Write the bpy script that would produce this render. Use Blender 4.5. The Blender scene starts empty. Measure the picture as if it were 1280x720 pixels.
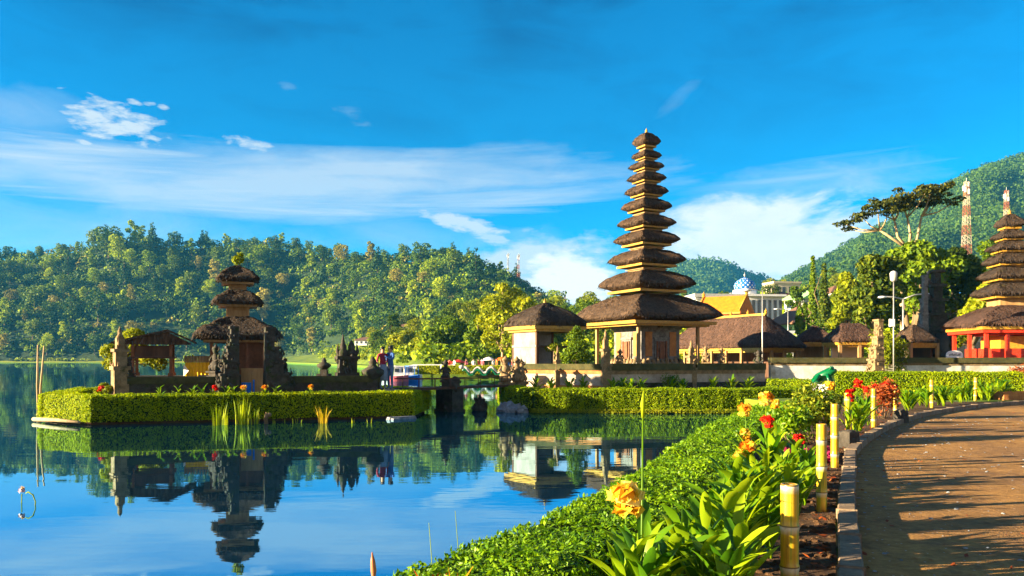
import bpy, bmesh, math, random
import numpy as np
from mathutils import Vector, Matrix, noise as mnoise

R = math.radians
scene = bpy.context.scene
COL = scene.collection
F, H, HY = 996.0, 2.2, 449.0          # focal length in photo pixels, eye height above water, horizon row

# ------------------------------------------------------------------ camera
cam_d = bpy.data.cameras.new('camera'); cam = bpy.data.objects.new('camera', cam_d); COL.objects.link(cam)
cam_d.sensor_width = 36; cam_d.lens = 36 * F / 1280; cam_d.shift_y = (HY - 360) / 1280
cam_d.clip_start = 0.1; cam_d.clip_end = 6000
cam.location = (0, 0, H); cam.rotation_euler = (R(90), 0, 0)
scene.camera = cam

# ------------------------------------------------------------------ light
SUN_EL, SUN_AZ = 12.5, -104.0          # azimuth from +Y towards +X
sd = bpy.data.lights.new('sun', 'SUN'); sun = bpy.data.objects.new('sun', sd); COL.objects.link(sun)
sd.energy = 5.0; sd.angle = R(0.5); sd.color = (1.0, 0.82, 0.52)
sdir = Vector((math.sin(R(SUN_AZ)) * math.cos(R(SUN_EL)), math.cos(R(SUN_AZ)) * math.cos(R(SUN_EL)), math.sin(R(SUN_EL))))
sun.rotation_euler = sdir.to_track_quat('Z', 'Y').to_euler()

scene.view_settings.view_transform = 'Standard'
scene.view_settings.look = 'None'
scene.view_settings.exposure = 2.42
scene.view_settings.gamma = 1
scene.view_settings.use_curve_mapping = False
cy = scene.cycles
scene.render.engine = 'CYCLES'
cy.max_bounces = 6; cy.diffuse_bounces = 2; cy.glossy_bounces = 3; cy.transmission_bounces = 3
cy.volume_bounces = 0; cy.caustics_reflective = False; cy.caustics_refractive = False
cy.use_adaptive_sampling = True; cy.adaptive_threshold = 0.015
cy.use_denoising = True
try:
    cy.denoiser = 'OPENIMAGEDENOISE'; cy.denoising_input_passes = 'RGB_ALBEDO_NORMAL'
except Exception:
    pass
cy.sample_clamp_indirect = 4.0


class NT:
    """small helper round a node tree"""
    def __init__(s, tree):
        s.t = tree; s.n = tree.nodes; s.l = tree.links

    def new(s, typ, **kw):
        nd = s.n.new(typ)
        for k, v in kw.items(): setattr(nd, k, v)
        return nd

    def put(s, sock, v):
        if isinstance(v, bpy.types.NodeSocket): s.l.new(v, sock)
        elif v is not None: sock.default_value = v

    def m(s, op, a, b=None, c=None, clamp=False):
        nd = s.n.new('ShaderNodeMath'); nd.operation = op; nd.use_clamp = clamp
        s.put(nd.inputs[0], a)
        if b is not None: s.put(nd.inputs[1], b)
        if c is not None: s.put(nd.inputs[2], c)
        return nd.outputs[0]

    def mix(s, fac, a, b, blend='MIX'):
        nd = s.n.new('ShaderNodeMix'); nd.data_type = 'RGBA'; nd.blend_type = blend
        s.put(nd.inputs[0], fac)
        s.put(nd.inputs[6], a if isinstance(a, bpy.types.NodeSocket) else (*a, 1))
        s.put(nd.inputs[7], b if isinstance(b, bpy.types.NodeSocket) else (*b, 1))
        return nd.outputs[2]

    def noise(s, vec, scale, detail=4, rough=0.55, dist=0.0):
        nd = s.n.new('ShaderNodeTexNoise'); s.put(nd.inputs['Vector'], vec)
        nd.inputs['Scale'].default_value = scale; nd.inputs['Detail'].default_value = detail
        nd.inputs['Roughness'].default_value = rough; nd.inputs['Distortion'].default_value = dist
        return nd.outputs['Fac']

    def mapping(s, vec, scale=(1, 1, 1), loc=(0, 0, 0), rot=(0, 0, 0)):
        nd = s.n.new('ShaderNodeMapping'); s.l.new(vec, nd.inputs['Vector'])
        nd.inputs['Scale'].default_value = scale; nd.inputs['Location'].default_value = loc
        nd.inputs['Rotation'].default_value = rot
        return nd.outputs['Vector']

    def ramp(s, fac, stops, interp='LINEAR'):
        nd = s.n.new('ShaderNodeValToRGB'); s.l.new(fac, nd.inputs[0]); cr = nd.color_ramp; cr.interpolation = interp
        while len(cr.elements) < len(stops): cr.elements.new(0.5)
        for e, (p, c) in zip(cr.elements, stops):
            e.position = p; e.color = (*c, 1) if len(c) == 3 else c
        return nd.outputs['Color']

    def comb(s, x, y, z=0.0):
        nd = s.n.new('ShaderNodeCombineXYZ')
        for i, v in enumerate((x, y, z)): s.put(nd.inputs[i], v)
        return nd.outputs[0]


# ------------------------------------------------------------------ sky
def azel(px, py):
    t = (px - 640) / F
    az = math.atan(t); el = math.atan((HY - py) / F * math.cos(az))
    return math.degrees(az), math.degrees(el)


world = bpy.data.worlds.new('World'); scene.world = world; world.use_nodes = True
W = NT(world.node_tree); W.n.clear()
sky = W.new('ShaderNodeTexSky'); sky.sky_type = 'NISHITA'; sky.sun_disc = False
sky.sun_elevation = R(SUN_EL); sky.sun_rotation = R(SUN_AZ); sky.altitude = 1200; sky.air_density = 1.0
sky.dust_density = 0.3; sky.ozone_density = 3.0
tc = W.new('ShaderNodeTexCoord')
sx = W.new('ShaderNodeSeparateXYZ'); W.l.new(tc.outputs['Generated'], sx.inputs[0])
AZ = W.m('MULTIPLY', W.m('ARCTAN2', sx.outputs[0], sx.outputs[1]), 57.2958)
EL = W.m('MULTIPLY', W.m('ARCSINE', sx.outputs[2]), 57.2958)
wisp = W.noise(W.comb(W.m('MULTIPLY', AZ, 0.055), W.m('MULTIPLY_ADD', EL, 0.5, W.m('MULTIPLY', AZ, -0.016))), 1.0, 7, 0.55, 0.35)
wisp2 = W.noise(W.comb(W.m('MULTIPLY', AZ, 0.16), W.m('MULTIPLY', EL, 0.42), 7.3), 1.0, 7, 0.6, 0.5)
puff = W.noise(W.comb(W.m('MULTIPLY', AZ, 0.55), W.m('MULTIPLY', EL, 1.6), 3.1), 1.0, 5, 0.6, 0.2)
cumu = W.noise(W.comb(W.m('MULTIPLY', AZ, 0.3), W.m('MULTIPLY', EL, 0.5), 11.0), 1.0, 6, 0.55, 0.1)


def blob(px, py, rx, ry, rot=0):
    a0, e0 = azel(px, py); ra = rx / F * 57.3; re = ry / F * 57.3
    c, s_ = math.cos(R(rot)), math.sin(R(rot))
    dx = W.m('SUBTRACT', AZ, a0); dy = W.m('SUBTRACT', EL, e0)
    u = W.m('MULTIPLY', W.m('MULTIPLY_ADD', dx, c, W.m('MULTIPLY', dy, s_)), 1 / ra)
    v = W.m('MULTIPLY', W.m('MULTIPLY_ADD', dy, c, W.m('MULTIPLY', dx, -s_)), 1 / re)
    r2 = W.m('MULTIPLY_ADD', u, u, W.m('MULTIPLY', v, v))
    return W.m('MAXIMUM', W.m('SUBTRACT', 1.0, r2), 0.0)


def cloud(mask, nz, thr, gain, top):
    d = W.m('MULTIPLY', W.m('SUBTRACT', W.m('MULTIPLY_ADD', mask, 0.55, nz), thr), gain, clamp=True)
    d = W.m('MULTIPLY', d, W.m('MULTIPLY', mask, 5.0, clamp=True))
    return W.m('MULTIPLY', d, top)


layers = [
    cloud(blob(330, 228, 600, 60, 2), W.m('MULTIPLY_ADD', W.m('SUBTRACT', wisp2, 0.5), 0.45, wisp), 0.66, 2.3, 0.66),
    cloud(blob(60, 285, 330, 60, 0), wisp2, 0.62, 1.6, 0.42),
    cloud(blob(520, 300, 260, 40, 0), wisp2, 0.72, 1.6, 0.4),
    cloud(blob(138, 152, 95, 38, -8), puff, 0.86, 5.0, 0.9),
    cloud(blob(310, 181, 45, 12, -8), puff, 0.80, 5.0, 0.75),
    cloud(blob(575, 278, 75, 15, -12), puff, 0.72, 4.0, 0.85),
    cloud(blob(612, 298, 40, 12, -14), puff, 0.76, 4.0, 0.7),
    cloud(blob(690, 345, 140, 66, 0), W.m('MULTIPLY_ADD', W.m('SUBTRACT', puff, 0.5), 0.4, cumu), 0.64, 3.2, 0.9),
    cloud(blob(712, 352, 75, 44, 0), W.m('MULTIPLY_ADD', W.m('SUBTRACT', puff, 0.5), 0.9, cumu), 0.62, 3.5, 1.0),
    cloud(blob(960, 305, 190, 76, 0), W.m('MULTIPLY_ADD', W.m('SUBTRACT', puff, 0.5), 0.35, wisp2), 0.64, 3.2, 0.95),
    cloud(blob(1000, 235, 220, 45, 6), wisp2, 0.76, 2.0, 0.5),
    cloud(blob(845, 125, 50, 14, 35), wisp2, 0.78, 1.6, 0.2),
    cloud(blob(20, 140, 90, 40, 0), wisp2, 0.66, 1.8, 0.35),
    cloud(blob(440, 145, 40, 18, -25), puff, 0.92, 2.0, 0.25),
    cloud(blob(360, 107, 22, 9, -5), puff, 0.86, 2.0, 0.25),
]
for q in ((168, 127, 16, 6), (186, 129, 14, 5), (204, 134, 12, 5), (176, 158, 26, 9), (190, 172, 18, 6), (150, 135, 12, 5), (105, 178, 16, 5), (325, 186, 22, 6)):
    layers.append(cloud(blob(*q, -6), puff, 0.82, 4.0, 0.8))
streak = W.noise(W.comb(W.m('MULTIPLY', AZ, 0.05), W.m('MULTIPLY_ADD', EL, 1.1, W.m('MULTIPLY', AZ, -0.035)), 2.0), 1.0, 6, 0.6, 0.5)
layers.append(cloud(blob(420, 245, 440, 40, 2), streak, 0.72, 2.6, 0.7))
layers.append(cloud(blob(80, 205, 280, 40, 2), streak, 0.70, 2.6, 0.75))
layers.append(cloud(blob(1010, 222, 200, 30, 5), streak, 0.78, 2.2, 0.4))
cl = layers[0]
for l_ in layers[1:]: cl = W.m('MAXIMUM', cl, l_)
hs = W.new('ShaderNodeHueSaturation'); hs.inputs['Hue'].default_value = 0.487; hs.inputs['Saturation'].default_value = 1.55
W.l.new(sky.outputs[0], hs.inputs['Color'])
tinted = W.mix(1.0, hs.outputs[0], (0.0, 0.79, 0.92), 'MULTIPLY')
# deeper blue patches of thin high cloud, seen against the upper sky
patch = W.noise(W.comb(W.m('MULTIPLY', AZ, 0.05), W.m('MULTIPLY_ADD', EL, 0.12, W.m('MULTIPLY', AZ, -0.02)), 5.0), 1.0, 4, 0.5, 0.4)
patch2 = W.noise(W.comb(W.m('MULTIPLY_ADD', AZ, 0.10, W.m('MULTIPLY', EL, 0.06)), W.m('MULTIPLY', EL, 0.34), 9.0), 1.0, 7, 0.6, 0.8)
patchm = W.m('MULTIPLY', W.m('SUBTRACT', W.m('MULTIPLY_ADD', patch2, 0.6, W.m('MULTIPLY', patch, 0.6)), 0.53), 4.0, clamp=True)
patchm = W.m('MULTIPLY', patchm, W.m('MULTIPLY', W.m('SUBTRACT', EL, 12.0), 0.1, clamp=True))
tinted = W.mix(W.m('MULTIPLY', patchm, 0.95), tinted, W.mix(1.0, tinted, (0.25, 0.46, 0.55), 'MULTIPLY'))
back_fill = W.m('MULTIPLY', W.m('SUBTRACT', 0.15, sx.outputs[1]), 2.2, clamp=True)      # unseen sky behind the viewer, raised and warmed to add fill light
tinted = W.mix(back_fill, tinted, W.mix(1.0, sky.outputs[0], (1.45, 0.95, 0.75), 'MULTIPLY'))
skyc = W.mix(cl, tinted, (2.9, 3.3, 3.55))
bright = W.m('MAXIMUM', layers[8], W.m('MULTIPLY', layers[9], W.m('MULTIPLY', cumu, 1.1)))
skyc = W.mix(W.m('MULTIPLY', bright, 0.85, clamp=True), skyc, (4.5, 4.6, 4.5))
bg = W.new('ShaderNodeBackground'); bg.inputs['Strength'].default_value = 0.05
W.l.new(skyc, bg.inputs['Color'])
wo = W.new('ShaderNodeOutputWorld'); W.l.new(bg.outputs[0], wo.inputs['Surface'])


# ------------------------------------------------------------------ coordinates
def at(px, D, z): return Vector(((px - 640) / F * D, D, z))
def zat(py, D): return H + (HY - py) / F * D
def P(px, py, D): return Vector(((px - 640) / F * D, D, zat(py, D)))
def dground(py, z): return F * (H - z) / (py - HY)


# ------------------------------------------------------------------ mesh builder
class MB:
    def __init__(s): s.v = []; s.f = []; s.mi = []; s.sm = []; s.arr = []

    def add(s, vs, fs, mi=0, smooth=False, M=None):
        o = len(s.v)
        for p in vs:
            p = Vector(p)
            s.v.append(M @ p if M is not None else p)
        for f in fs:
            s.f.append([i + o for i in f]); s.mi.append(mi); s.sm.append(smooth)

    def box(s, c, d, rz=0, mi=0, taper=1.0, M=None):
        hx, hy, hz = d[0] / 2, d[1] / 2, d[2] / 2
        vs = [(-hx, -hy, -hz), (hx, -hy, -hz), (hx, hy, -hz), (-hx, hy, -hz)]
        vs += [(x * taper, y * taper, hz) for x, y, _ in vs]
        m = Matrix.Translation(c) @ Matrix.Rotation(rz, 4, 'Z')
        if M is not None: m = M @ m
        s.add(vs, [(3, 2, 1, 0), (4, 5, 6, 7), (0, 1, 5, 4), (1, 2, 6, 5), (2, 3, 7, 6), (3, 0, 4, 7)], mi, False, m)

    def tube(s, pts, rads, n=8, mi=0, smooth=True, cap=True):
        pts = [Vector(p) for p in pts]
        if not isinstance(rads, (list, tuple)): rads = [rads] * len(pts)
        o = len(s.v); k = len(pts)
        for i, p in enumerate(pts):
            d = (pts[min(i + 1, k - 1)] - pts[max(i - 1, 0)])
            if d.length < 1e-9: d = Vector((0, 0, 1))
            d.normalize()
            a = Vector((1, 0, 0)) if abs(d.x) < 0.8 else Vector((0, 1, 0))
            u = d.cross(a).normalized(); w = d.cross(u)
            for j in range(n):
                t = 2 * math.pi * j / n
                s.v.append(p + (u * math.cos(t) + w * math.sin(t)) * rads[i])
        for i in range(k - 1):
            for j in range(n):
                a = o + i * n + j; b = o + i * n + (j + 1) % n
                s.f.append([a, b, b + n, a + n]); s.mi.append(mi); s.sm.append(smooth)
        if cap:
            s.f.append([o + j for j in range(n)][::-1]); s.mi.append(mi); s.sm.append(False)
            s.f.append([o + (k - 1) * n + j for j in range(n)]); s.mi.append(mi); s.sm.append(False)

    def lathe(s, prof, n=16, c=(0, 0, 0), mi=0, smooth=True, sq=False):
        o = len(s.v); k = len(prof); c = Vector(c)
        for r, z in prof:
            for j in range(n):
                t = 2 * math.pi * (j + 0.5) / n
                s.v.append(c + Vector((r * math.cos(t), r * math.sin(t), z)))
        for i in range(k - 1):
            for j in range(n):
                a = o + i * n + j; b = o + i * n + (j + 1) % n
                s.f.append([a, b, b + n, a + n]); s.mi.append(mi); s.sm.append(smooth)
        s.f.append([o + j for j in range(n)][::-1]); s.mi.append(mi); s.sm.append(False)
        s.f.append([o + (k - 1) * n + j for j in range(n)]); s.mi.append(mi); s.sm.append(False)

    def prism(s, poly, z0, z1, mi=0, M=None):
        n = len(poly)
        vs = [(x, y, z0) for x, y in poly] + [(x, y, z1) for x, y in poly]
        fs = [list(range(n))[::-1], [n + i for i in range(n)]] + [(i, (i + 1) % n, n + (i + 1) % n, n + i) for i in range(n)]
        s.add(vs, fs, mi, False, M)

    def ball(s, c, r, nu=10, nv=7, amp=0.0, seed=0, mi=0, smooth=True):
        r = (r, r, r) if not isinstance(r, (tuple, list)) else r
        o = len(s.v); c = Vector(c)
        for i in range(nv + 1):
            ph = math.pi * i / nv
            for j in range(nu):
                t = 2 * math.pi * j / nu
                d = Vector((math.sin(ph) * math.cos(t), math.sin(ph) * math.sin(t), math.cos(ph)))
                k = 1 + amp * mnoise.noise(d * 2.1 + Vector((seed * 3.7, seed, 0)))
                s.v.append(c + Vector((d.x * r[0], d.y * r[1], d.z * r[2])) * k)
        for i in range(nv):
            for j in range(nu):
                a = o + i * nu + j; b = o + i * nu + (j + 1) % nu
                s.f.append([a, a + nu, b + nu, b]); s.mi.append(mi); s.sm.append(smooth)

    def sweep(s, line, w, z0, z1, mi=0, off=0.0, closed=False):
        """rectangle section swept along a plan polyline"""
        L, Rr = offset(line, off + w / 2, closed), offset(line, off - w / 2, closed)
        n = len(line); o = len(s.v)
        for (a, b) in zip(L, Rr):
            s.v += [Vector((a[0], a[1], z0)), Vector((b[0], b[1], z0)), Vector((b[0], b[1], z1)), Vector((a[0], a[1], z1))]
        for i in range(n if closed else n - 1):
            p, q = o + 4 * i, o + 4 * ((i + 1) % n)
            for k in range(4):
                s.f.append([p + k, p + (k + 1) % 4, q + (k + 1) % 4, q + k]); s.mi.append(mi); s.sm.append(False)
        if not closed:
            s.f.append([o, o + 1, o + 2, o + 3]); s.mi.append(mi); s.sm.append(False)
            e = o + 4 * (n - 1); s.f.append([e + 3, e + 2, e + 1, e]); s.mi.append(mi); s.sm.append(False)

    def quads(s, arr, mi=0, smooth=False):
        """arr: (n,4,3) numpy, independent leaf faces"""
        s.arr.append((np.asarray(arr, dtype=np.float32), mi, smooth))

    def mesh(s, name):
        nv0, nf0 = len(s.v), len(s.f)
        V = [np.array([tuple(p) for p in s.v], dtype=np.float32).reshape(-1, 3)]
        loops = [np.array([i for f in s.f for i in f], dtype=np.int32)]
        cnt = [np.array([len(f) for f in s.f], dtype=np.int32)]
        mi = [np.array(s.mi, dtype=np.int32)]; sm = [np.array(s.sm, dtype=bool)]
        off = nv0
        for a, m_, sm_ in s.arr:
            n = len(a); V.append(a.reshape(-1, 3)); loops.append(np.arange(off, off + 4 * n, dtype=np.int32)); off += 4 * n
            cnt.append(np.full(n, 4, np.int32)); mi.append(np.full(n, m_, np.int32)); sm.append(np.full(n, sm_, bool))
        V = np.concatenate(V); loops = np.concatenate(loops); cnt = np.concatenate(cnt); mi = np.concatenate(mi); sm = np.concatenate(sm)
        me = bpy.data.meshes.new(name)
        me.vertices.add(len(V)); me.vertices.foreach_set('co', V.ravel())
        me.loops.add(len(loops)); me.loops.foreach_set('vertex_index', loops)
        me.polygons.add(len(cnt))
        st = np.zeros(len(cnt), np.int32); st[1:] = np.cumsum(cnt)[:-1]
        me.polygons.foreach_set('loop_start', st)
        me.polygons.foreach_set('material_index', mi)
        me.polygons.foreach_set('use_smooth', sm)
        me.update(calc_edges=True); me.validate()
        return me

    def build(s, name, mats, parent=None):
        me = s.mesh(name)
        for m_ in (mats if isinstance(mats, (list, tuple)) else [mats]): me.materials.append(m_)
        return link(name, me, parent)


def link(name, data, parent=None):
    o = bpy.data.objects.new(name, data); COL.objects.link(o)
    if parent is not None: o.parent = parent
    return o


def tag(o, label=None, cat=None, group=None, kind=None):
    if label: o['label'] = label
    if cat: o['category'] = cat
    if group: o['group'] = group
    if kind: o['kind'] = kind
    return o


def thing(name, label, cat, loc=(0, 0, 0), rz=0, group=None):
    o = link(name, None); o.location = loc; o.rotation_euler = (0, 0, rz)
    return tag(o, label, cat, group)


def dup(root, loc=None, rz=None, sc=None, label=None, group=None):
    r = root.copy(); COL.objects.link(r)
    if loc is not None: r.location = loc
    if rz is not None: r.rotation_euler = (0, 0, rz)
    if sc is not None: r.scale = sc if isinstance(sc, (tuple, list)) else (sc, sc, sc)
    if label: r['label'] = label
    if group: r['group'] = group
    for ch in list(root.children):
        c = ch.copy(); COL.objects.link(c); c.parent = r
        for g in list(ch.children):
            d = g.copy(); COL.objects.link(d); d.parent = c
    return r


def offset(line, d, closed=False):
    n = len(line); out = []
    for i in range(n):
        p = Vector(line[i][:2])
        if closed: a, b = Vector(line[i - 1][:2]), Vector(line[(i + 1) % n][:2])
        else: a, b = Vector(line[max(i - 1, 0)][:2]), Vector(line[min(i + 1, n - 1)][:2])
        d1 = (p - a) if (p - a).length > 1e-6 else (b - p); d2 = (b - p) if (b - p).length > 1e-6 else (p - a)
        n1 = Vector((-d1.y, d1.x)).normalized(); n2 = Vector((-d2.y, d2.x)).normalized()
        m_ = n1 + n2
        if m_.length < 1e-6: m_ = n1
        m_.normalize(); k = 1 / max(0.4, m_.dot(n1))
        q = p + m_ * d * k; out.append((q.x, q.y))
    return out


def smooth_line(pts, n=8):
    """Catmull-Rom through plan points"""
    pts = [Vector(p) for p in pts]; out = []
    for i in range(len(pts) - 1):
        p0, p1, p2, p3 = pts[max(i - 1, 0)], pts[i], pts[i + 1], pts[min(i + 2, len(pts) - 1)]
        for k in range(n):
            t = k / n
            out.append(0.5 * ((2 * p1) + (p2 - p0) * t + (2 * p0 - 5 * p1 + 4 * p2 - p3) * t * t + (3 * p1 - p0 - 3 * p2 + p3) * t ** 3))
    out.append(pts[-1]); return out


# ------------------------------------------------------------------ materials
MATS = {}


def newmat(name):
    m = bpy.data.materials.new(name); m.use_nodes = True
    T = NT(m.node_tree); T.n.clear(); MATS[name] = m
    out = T.new('ShaderNodeOutputMaterial')
    return m, T, out


def principled(T, out, col, rough=0.7, spec=0.3, metal=0.0, bump=None, bumpd=0.02, strength=0.6):
    b = T.new('ShaderNodeBsdfPrincipled')
    T.put(b.inputs['Base Color'], col if isinstance(col, bpy.types.NodeSocket) else (*col, 1))
    T.put(b.inputs['Roughness'], rough); b.inputs['Specular IOR Level'].default_value = spec; b.inputs['Metallic'].default_value = metal
    if bump is not None:
        bn = T.new('ShaderNodeBump'); T.l.new(bump, bn.inputs['Height']); bn.inputs['Distance'].default_value = bumpd
        bn.inputs['Strength'].default_value = strength; T.l.new(bn.outputs[0], b.inputs['Normal'])
    T.l.new(b.outputs[0], out.inputs['Surface'])
    return b


def objco(T): return T.new('ShaderNodeTexCoord').outputs['Object']


def rough_mat(name, c1, c2, scale=3.0, rough=0.8, bumpd=0.03, spec=0.25, c3=None, stretch=(1, 1, 1), scale2=None, thr=(0.3, 0.7)):
    """two or three earthy tones mixed by noise, with bump"""
    m, T, out = newmat(name); co = objco(T)
    v = T.mapping(co, stretch)
    n1 = T.noise(v, scale, 6, 0.62); n2 = T.noise(v, scale2 or scale * 6, 4, 0.6)
    col = T.ramp(n1, [(thr[0], c1), (thr[1], c2)])
    if c3 is not None:
        k = T.m('MULTIPLY', T.m('SUBTRACT', T.noise(T.mapping(co, (1, 1, 1), (7, 3, 1)), scale * 0.6, 5, 0.65), 0.52), 7.0, clamp=True)
        col = T.mix(k, col, c3)
    col = T.mix(0.5, col, T.ramp(n2, [(0.25, (0.55, 0.55, 0.55)), (0.75, (1.25, 1.25, 1.25))]), 'MULTIPLY')
    principled(T, out, col, rough, spec, bump=T.m('ADD', n1, T.m('MULTIPLY', n2, 0.5)), bumpd=bumpd)
    return m


def leaf_mat(name, cols, trans=0.35, rough=0.6, spec=0.12, tint=(1.0, 1.0, 0.5), vary=0.25):
    """cols: dark -> light stops chosen per leaf; translucent towards yellow-green"""
    m, T, out = newmat(name)
    g = T.new('ShaderNodeNewGeometry'); oi = T.new('ShaderNodeObjectInfo')
    n = T.noise(objco(T), 0.35, 3, 0.5)
    f = T.m('ADD', T.m('MULTIPLY', g.outputs['Random Per Island'], 0.7), T.m('MULTIPLY', T.m('SUBTRACT', n, 0.5), 1.2))
    f = T.m('ADD', f, T.m('MULTIPLY', T.m('SUBTRACT', oi.outputs['Random'], 0.35), vary), clamp=True)
    k = len(cols) - 1
    col = T.ramp(f, [(0.05 + 0.9 * i / k, c) for i, c in enumerate(cols)])
    b = T.new('ShaderNodeBsdfPrincipled'); T.l.new(col, b.inputs['Base Color']); b.inputs['Roughness'].default_value = rough
    b.inputs['Specular IOR Level'].default_value = spec
    tr = T.new('ShaderNodeBsdfTranslucent'); T.l.new(T.mix(1.0, col, tint, 'MULTIPLY'), tr.inputs['Color'])
    mx = T.new('ShaderNodeMixShader'); mx.inputs[0].default_value = trans
    T.l.new(b.outputs[0], mx.inputs[1]); T.l.new(tr.outputs[0], mx.inputs[2]); T.l.new(mx.outputs[0], out.inputs['Surface'])
    return m


def plain(name, c, rough=0.6, spec=0.3, metal=0.0, var=0.25, scale=8.0):
    m, T, out = newmat(name)
    n = T.noise(objco(T), scale, 5, 0.6)
    lo = tuple(x * (1 - var) for x in c); hi = tuple(min(1, x * (1 + var)) for x in c)
    principled(T, out, T.ramp(n, [(0.3, lo), (0.7, hi)]), rough, spec, metal, bump=n, bumpd=0.01, strength=0.3)
    return m


def thatch_mat(name, c1, c2, moss=None, lichen=None):
    m, T, out = newmat(name); co = objco(T)
    st = T.noise(T.mapping(co, (9, 9, 1.6)), 1.0, 6, 0.6)
    big = T.noise(co, 1.1, 5, 0.6)
    col = T.ramp(st, [(0.3, c1), (0.72, c2)])
    col = T.mix(0.6, col, T.ramp(big, [(0.3, (0.6, 0.6, 0.62)), (0.7, (1.25, 1.2, 1.15))]), 'MULTIPLY')
    if moss:
        k = T.m('MULTIPLY', T.m('SUBTRACT', T.noise(co, 1.7, 5, 0.7), 0.60), 6.0, clamp=True)
        col = T.mix(T.m('MULTIPLY', k, 0.7), col, moss)
    if lichen:
        k = T.m('MULTIPLY', T.m('SUBTRACT', T.noise(co, 4.2, 5, 0.75), 0.64), 10.0, clamp=True)
        col = T.mix(T.m('MULTIPLY', k, 0.6), col, lichen)
    principled(T, out, col, 0.85, 0.2, bump=T.m('ADD', st, T.m('MULTIPLY', big, 0.6)), bumpd=0.12, strength=1.0)
    return m


def bamboo_mat():
    m, T, out = newmat('bamboo'); co = objco(T)
    sp = T.new('ShaderNodeSeparateXYZ'); T.l.new(co, sp.inputs[0])
    st = T.noise(T.mapping(co, (20, 20, 0.9)), 1.0, 5, 0.65)
    col = T.ramp(st, [(0.28, (0.16, 0.07, 0.004)), (0.42, (0.50, 0.25, 0.008)), (0.52, (0.62, 0.40, 0.014)), (0.60, (0.26, 0.27, 0.012)), (0.72, (0.10, 0.13, 0.01))])
    fr = T.m('FRACT', T.m('DIVIDE', sp.outputs[2], 0.27))          # pale powdery band under each joint
    band = T.m('MULTIPLY', T.m('SUBTRACT', fr, 0.80), 6.0, clamp=True)
    band = T.m('MULTIPLY', band, T.noise(co, 30, 3, 0.6))
    col = T.mix(T.m('MULTIPLY', band, 1.2, clamp=True), col, (0.72, 0.68, 0.55))
    ring = T.m('LESS_THAN', T.m('ABSOLUTE', T.m('SUBTRACT', fr, 0.015)), 0.02)
    col = T.mix(T.m('MULTIPLY', ring, 0.8), col, (0.07, 0.035, 0.01))
    col = T.mix(T.m('MULTIPLY', T.m('SUBTRACT', 0.16, sp.outputs[2]), 6.0, clamp=True), col, (0.09, 0.05, 0.02))
    col = T.mix(T.m('MULTIPLY', T.m('SUBTRACT', T.noise(co, 14, 5, 0.7), 0.6), 5.0, clamp=True), col, (0.10, 0.06, 0.02))
    principled(T, out, col, 0.38, 0.45, bump=st, bumpd=0.004)
    return m


def water_mat():
    m, T, out = newmat('lake_water'); co = objco(T)
    r1 = T.noise(T.mapping(co, (0.5, 1.6, 1)), 1.0, 3, 0.5)
    r2 = T.noise(T.mapping(co, (0.08, 0.25, 1)), 1.0, 3, 0.5)
    r3 = T.noise(T.mapping(co, (2.2, 5.0, 1)), 1.0, 2, 0.5)
    zone = T.m('MULTIPLY', T.m('SUBTRACT', T.noise(T.mapping(co, (0.02, 0.07, 1)), 1.0, 3, 0.5), 0.40), 4.0, clamp=True)
    h = T.m('ADD', T.m('MULTIPLY', r1, T.m('MULTIPLY_ADD', zone, 0.006, 0.0016)), T.m('ADD', T.m('MULTIPLY', r2, 0.014), T.m('MULTIPLY', r3, T.m('MULTIPLY_ADD', zone, 0.0012, 0.0002))))
    bn = T.new('ShaderNodeBump'); T.l.new(h, bn.inputs['Height']); bn.inputs['Distance'].default_value = 0.55; bn.inputs['Strength'].default_value = 1.0
    gl = T.new('ShaderNodeBsdfGlossy'); gl.inputs['Color'].default_value = (0.52, 0.82, 1.0, 1); gl.inputs['Roughness'].default_value = 0.015
    T.l.new(bn.outputs[0], gl.inputs['Normal'])
    df = T.new('ShaderNodeBsdfDiffuse'); df.inputs['Color'].default_value = (0.004, 0.035, 0.075, 1)
    fr = T.new('ShaderNodeFresnel'); fr.inputs['IOR'].default_value = 1.33; T.l.new(bn.outputs[0], fr.inputs['Normal'])
    mx = T.new('ShaderNodeMixShader'); T.l.new(T.m('MULTIPLY_ADD', fr.outputs[0], 0.38, 0.62, clamp=True), mx.inputs[0])
    T.l.new(df.outputs[0], mx.inputs[1]); T.l.new(gl.outputs[0], mx.inputs[2]); T.l.new(mx.outputs[0], out.inputs['Surface'])
    return m


def path_mat():
    m, T, out = newmat('sandy_path'); co = objco(T)
    a = T.noise(co, 0.5, 5, 0.6); b = T.noise(co, 9, 5, 0.7); c = T.noise(co, 60, 3, 0.7)
    col = T.ramp(a, [(0.3, (0.20, 0.108, 0.050)), (0.7, (0.46, 0.235, 0.062))])
    d2 = T.noise(T.mapping(co, (1, 1, 1), (4, 9, 2)), 1.6, 6, 0.7)
    col = T.mix(T.m('MULTIPLY', T.m('SUBTRACT', d2, 0.52), 4.0, clamp=True), col, (0.15, 0.082, 0.042))
    col = T.mix(0.8, col, T.ramp(b, [(0.3, (0.45, 0.42, 0.40)), (0.7, (1.25, 1.25, 1.25))]), 'MULTIPLY')
    vo = T.new('ShaderNodeTexVoronoi'); T.l.new(co, vo.inputs['Vector']); vo.inputs['Scale'].default_value = 11
    peb = T.m('LESS_THAN', vo.outputs['Distance'], 0.11)
    col = T.mix(T.m('MULTIPLY', peb, 0.55), col, (0.55, 0.5, 0.45))
    principled(T, out, col, 0.9, 0.15, bump=T.m('ADD', T.m('ADD', b, T.m('MULTIPLY', c, 0.5)), T.m('MULTIPLY', peb, 0.4)), bumpd=0.03, strength=0.8)
    return m


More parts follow.
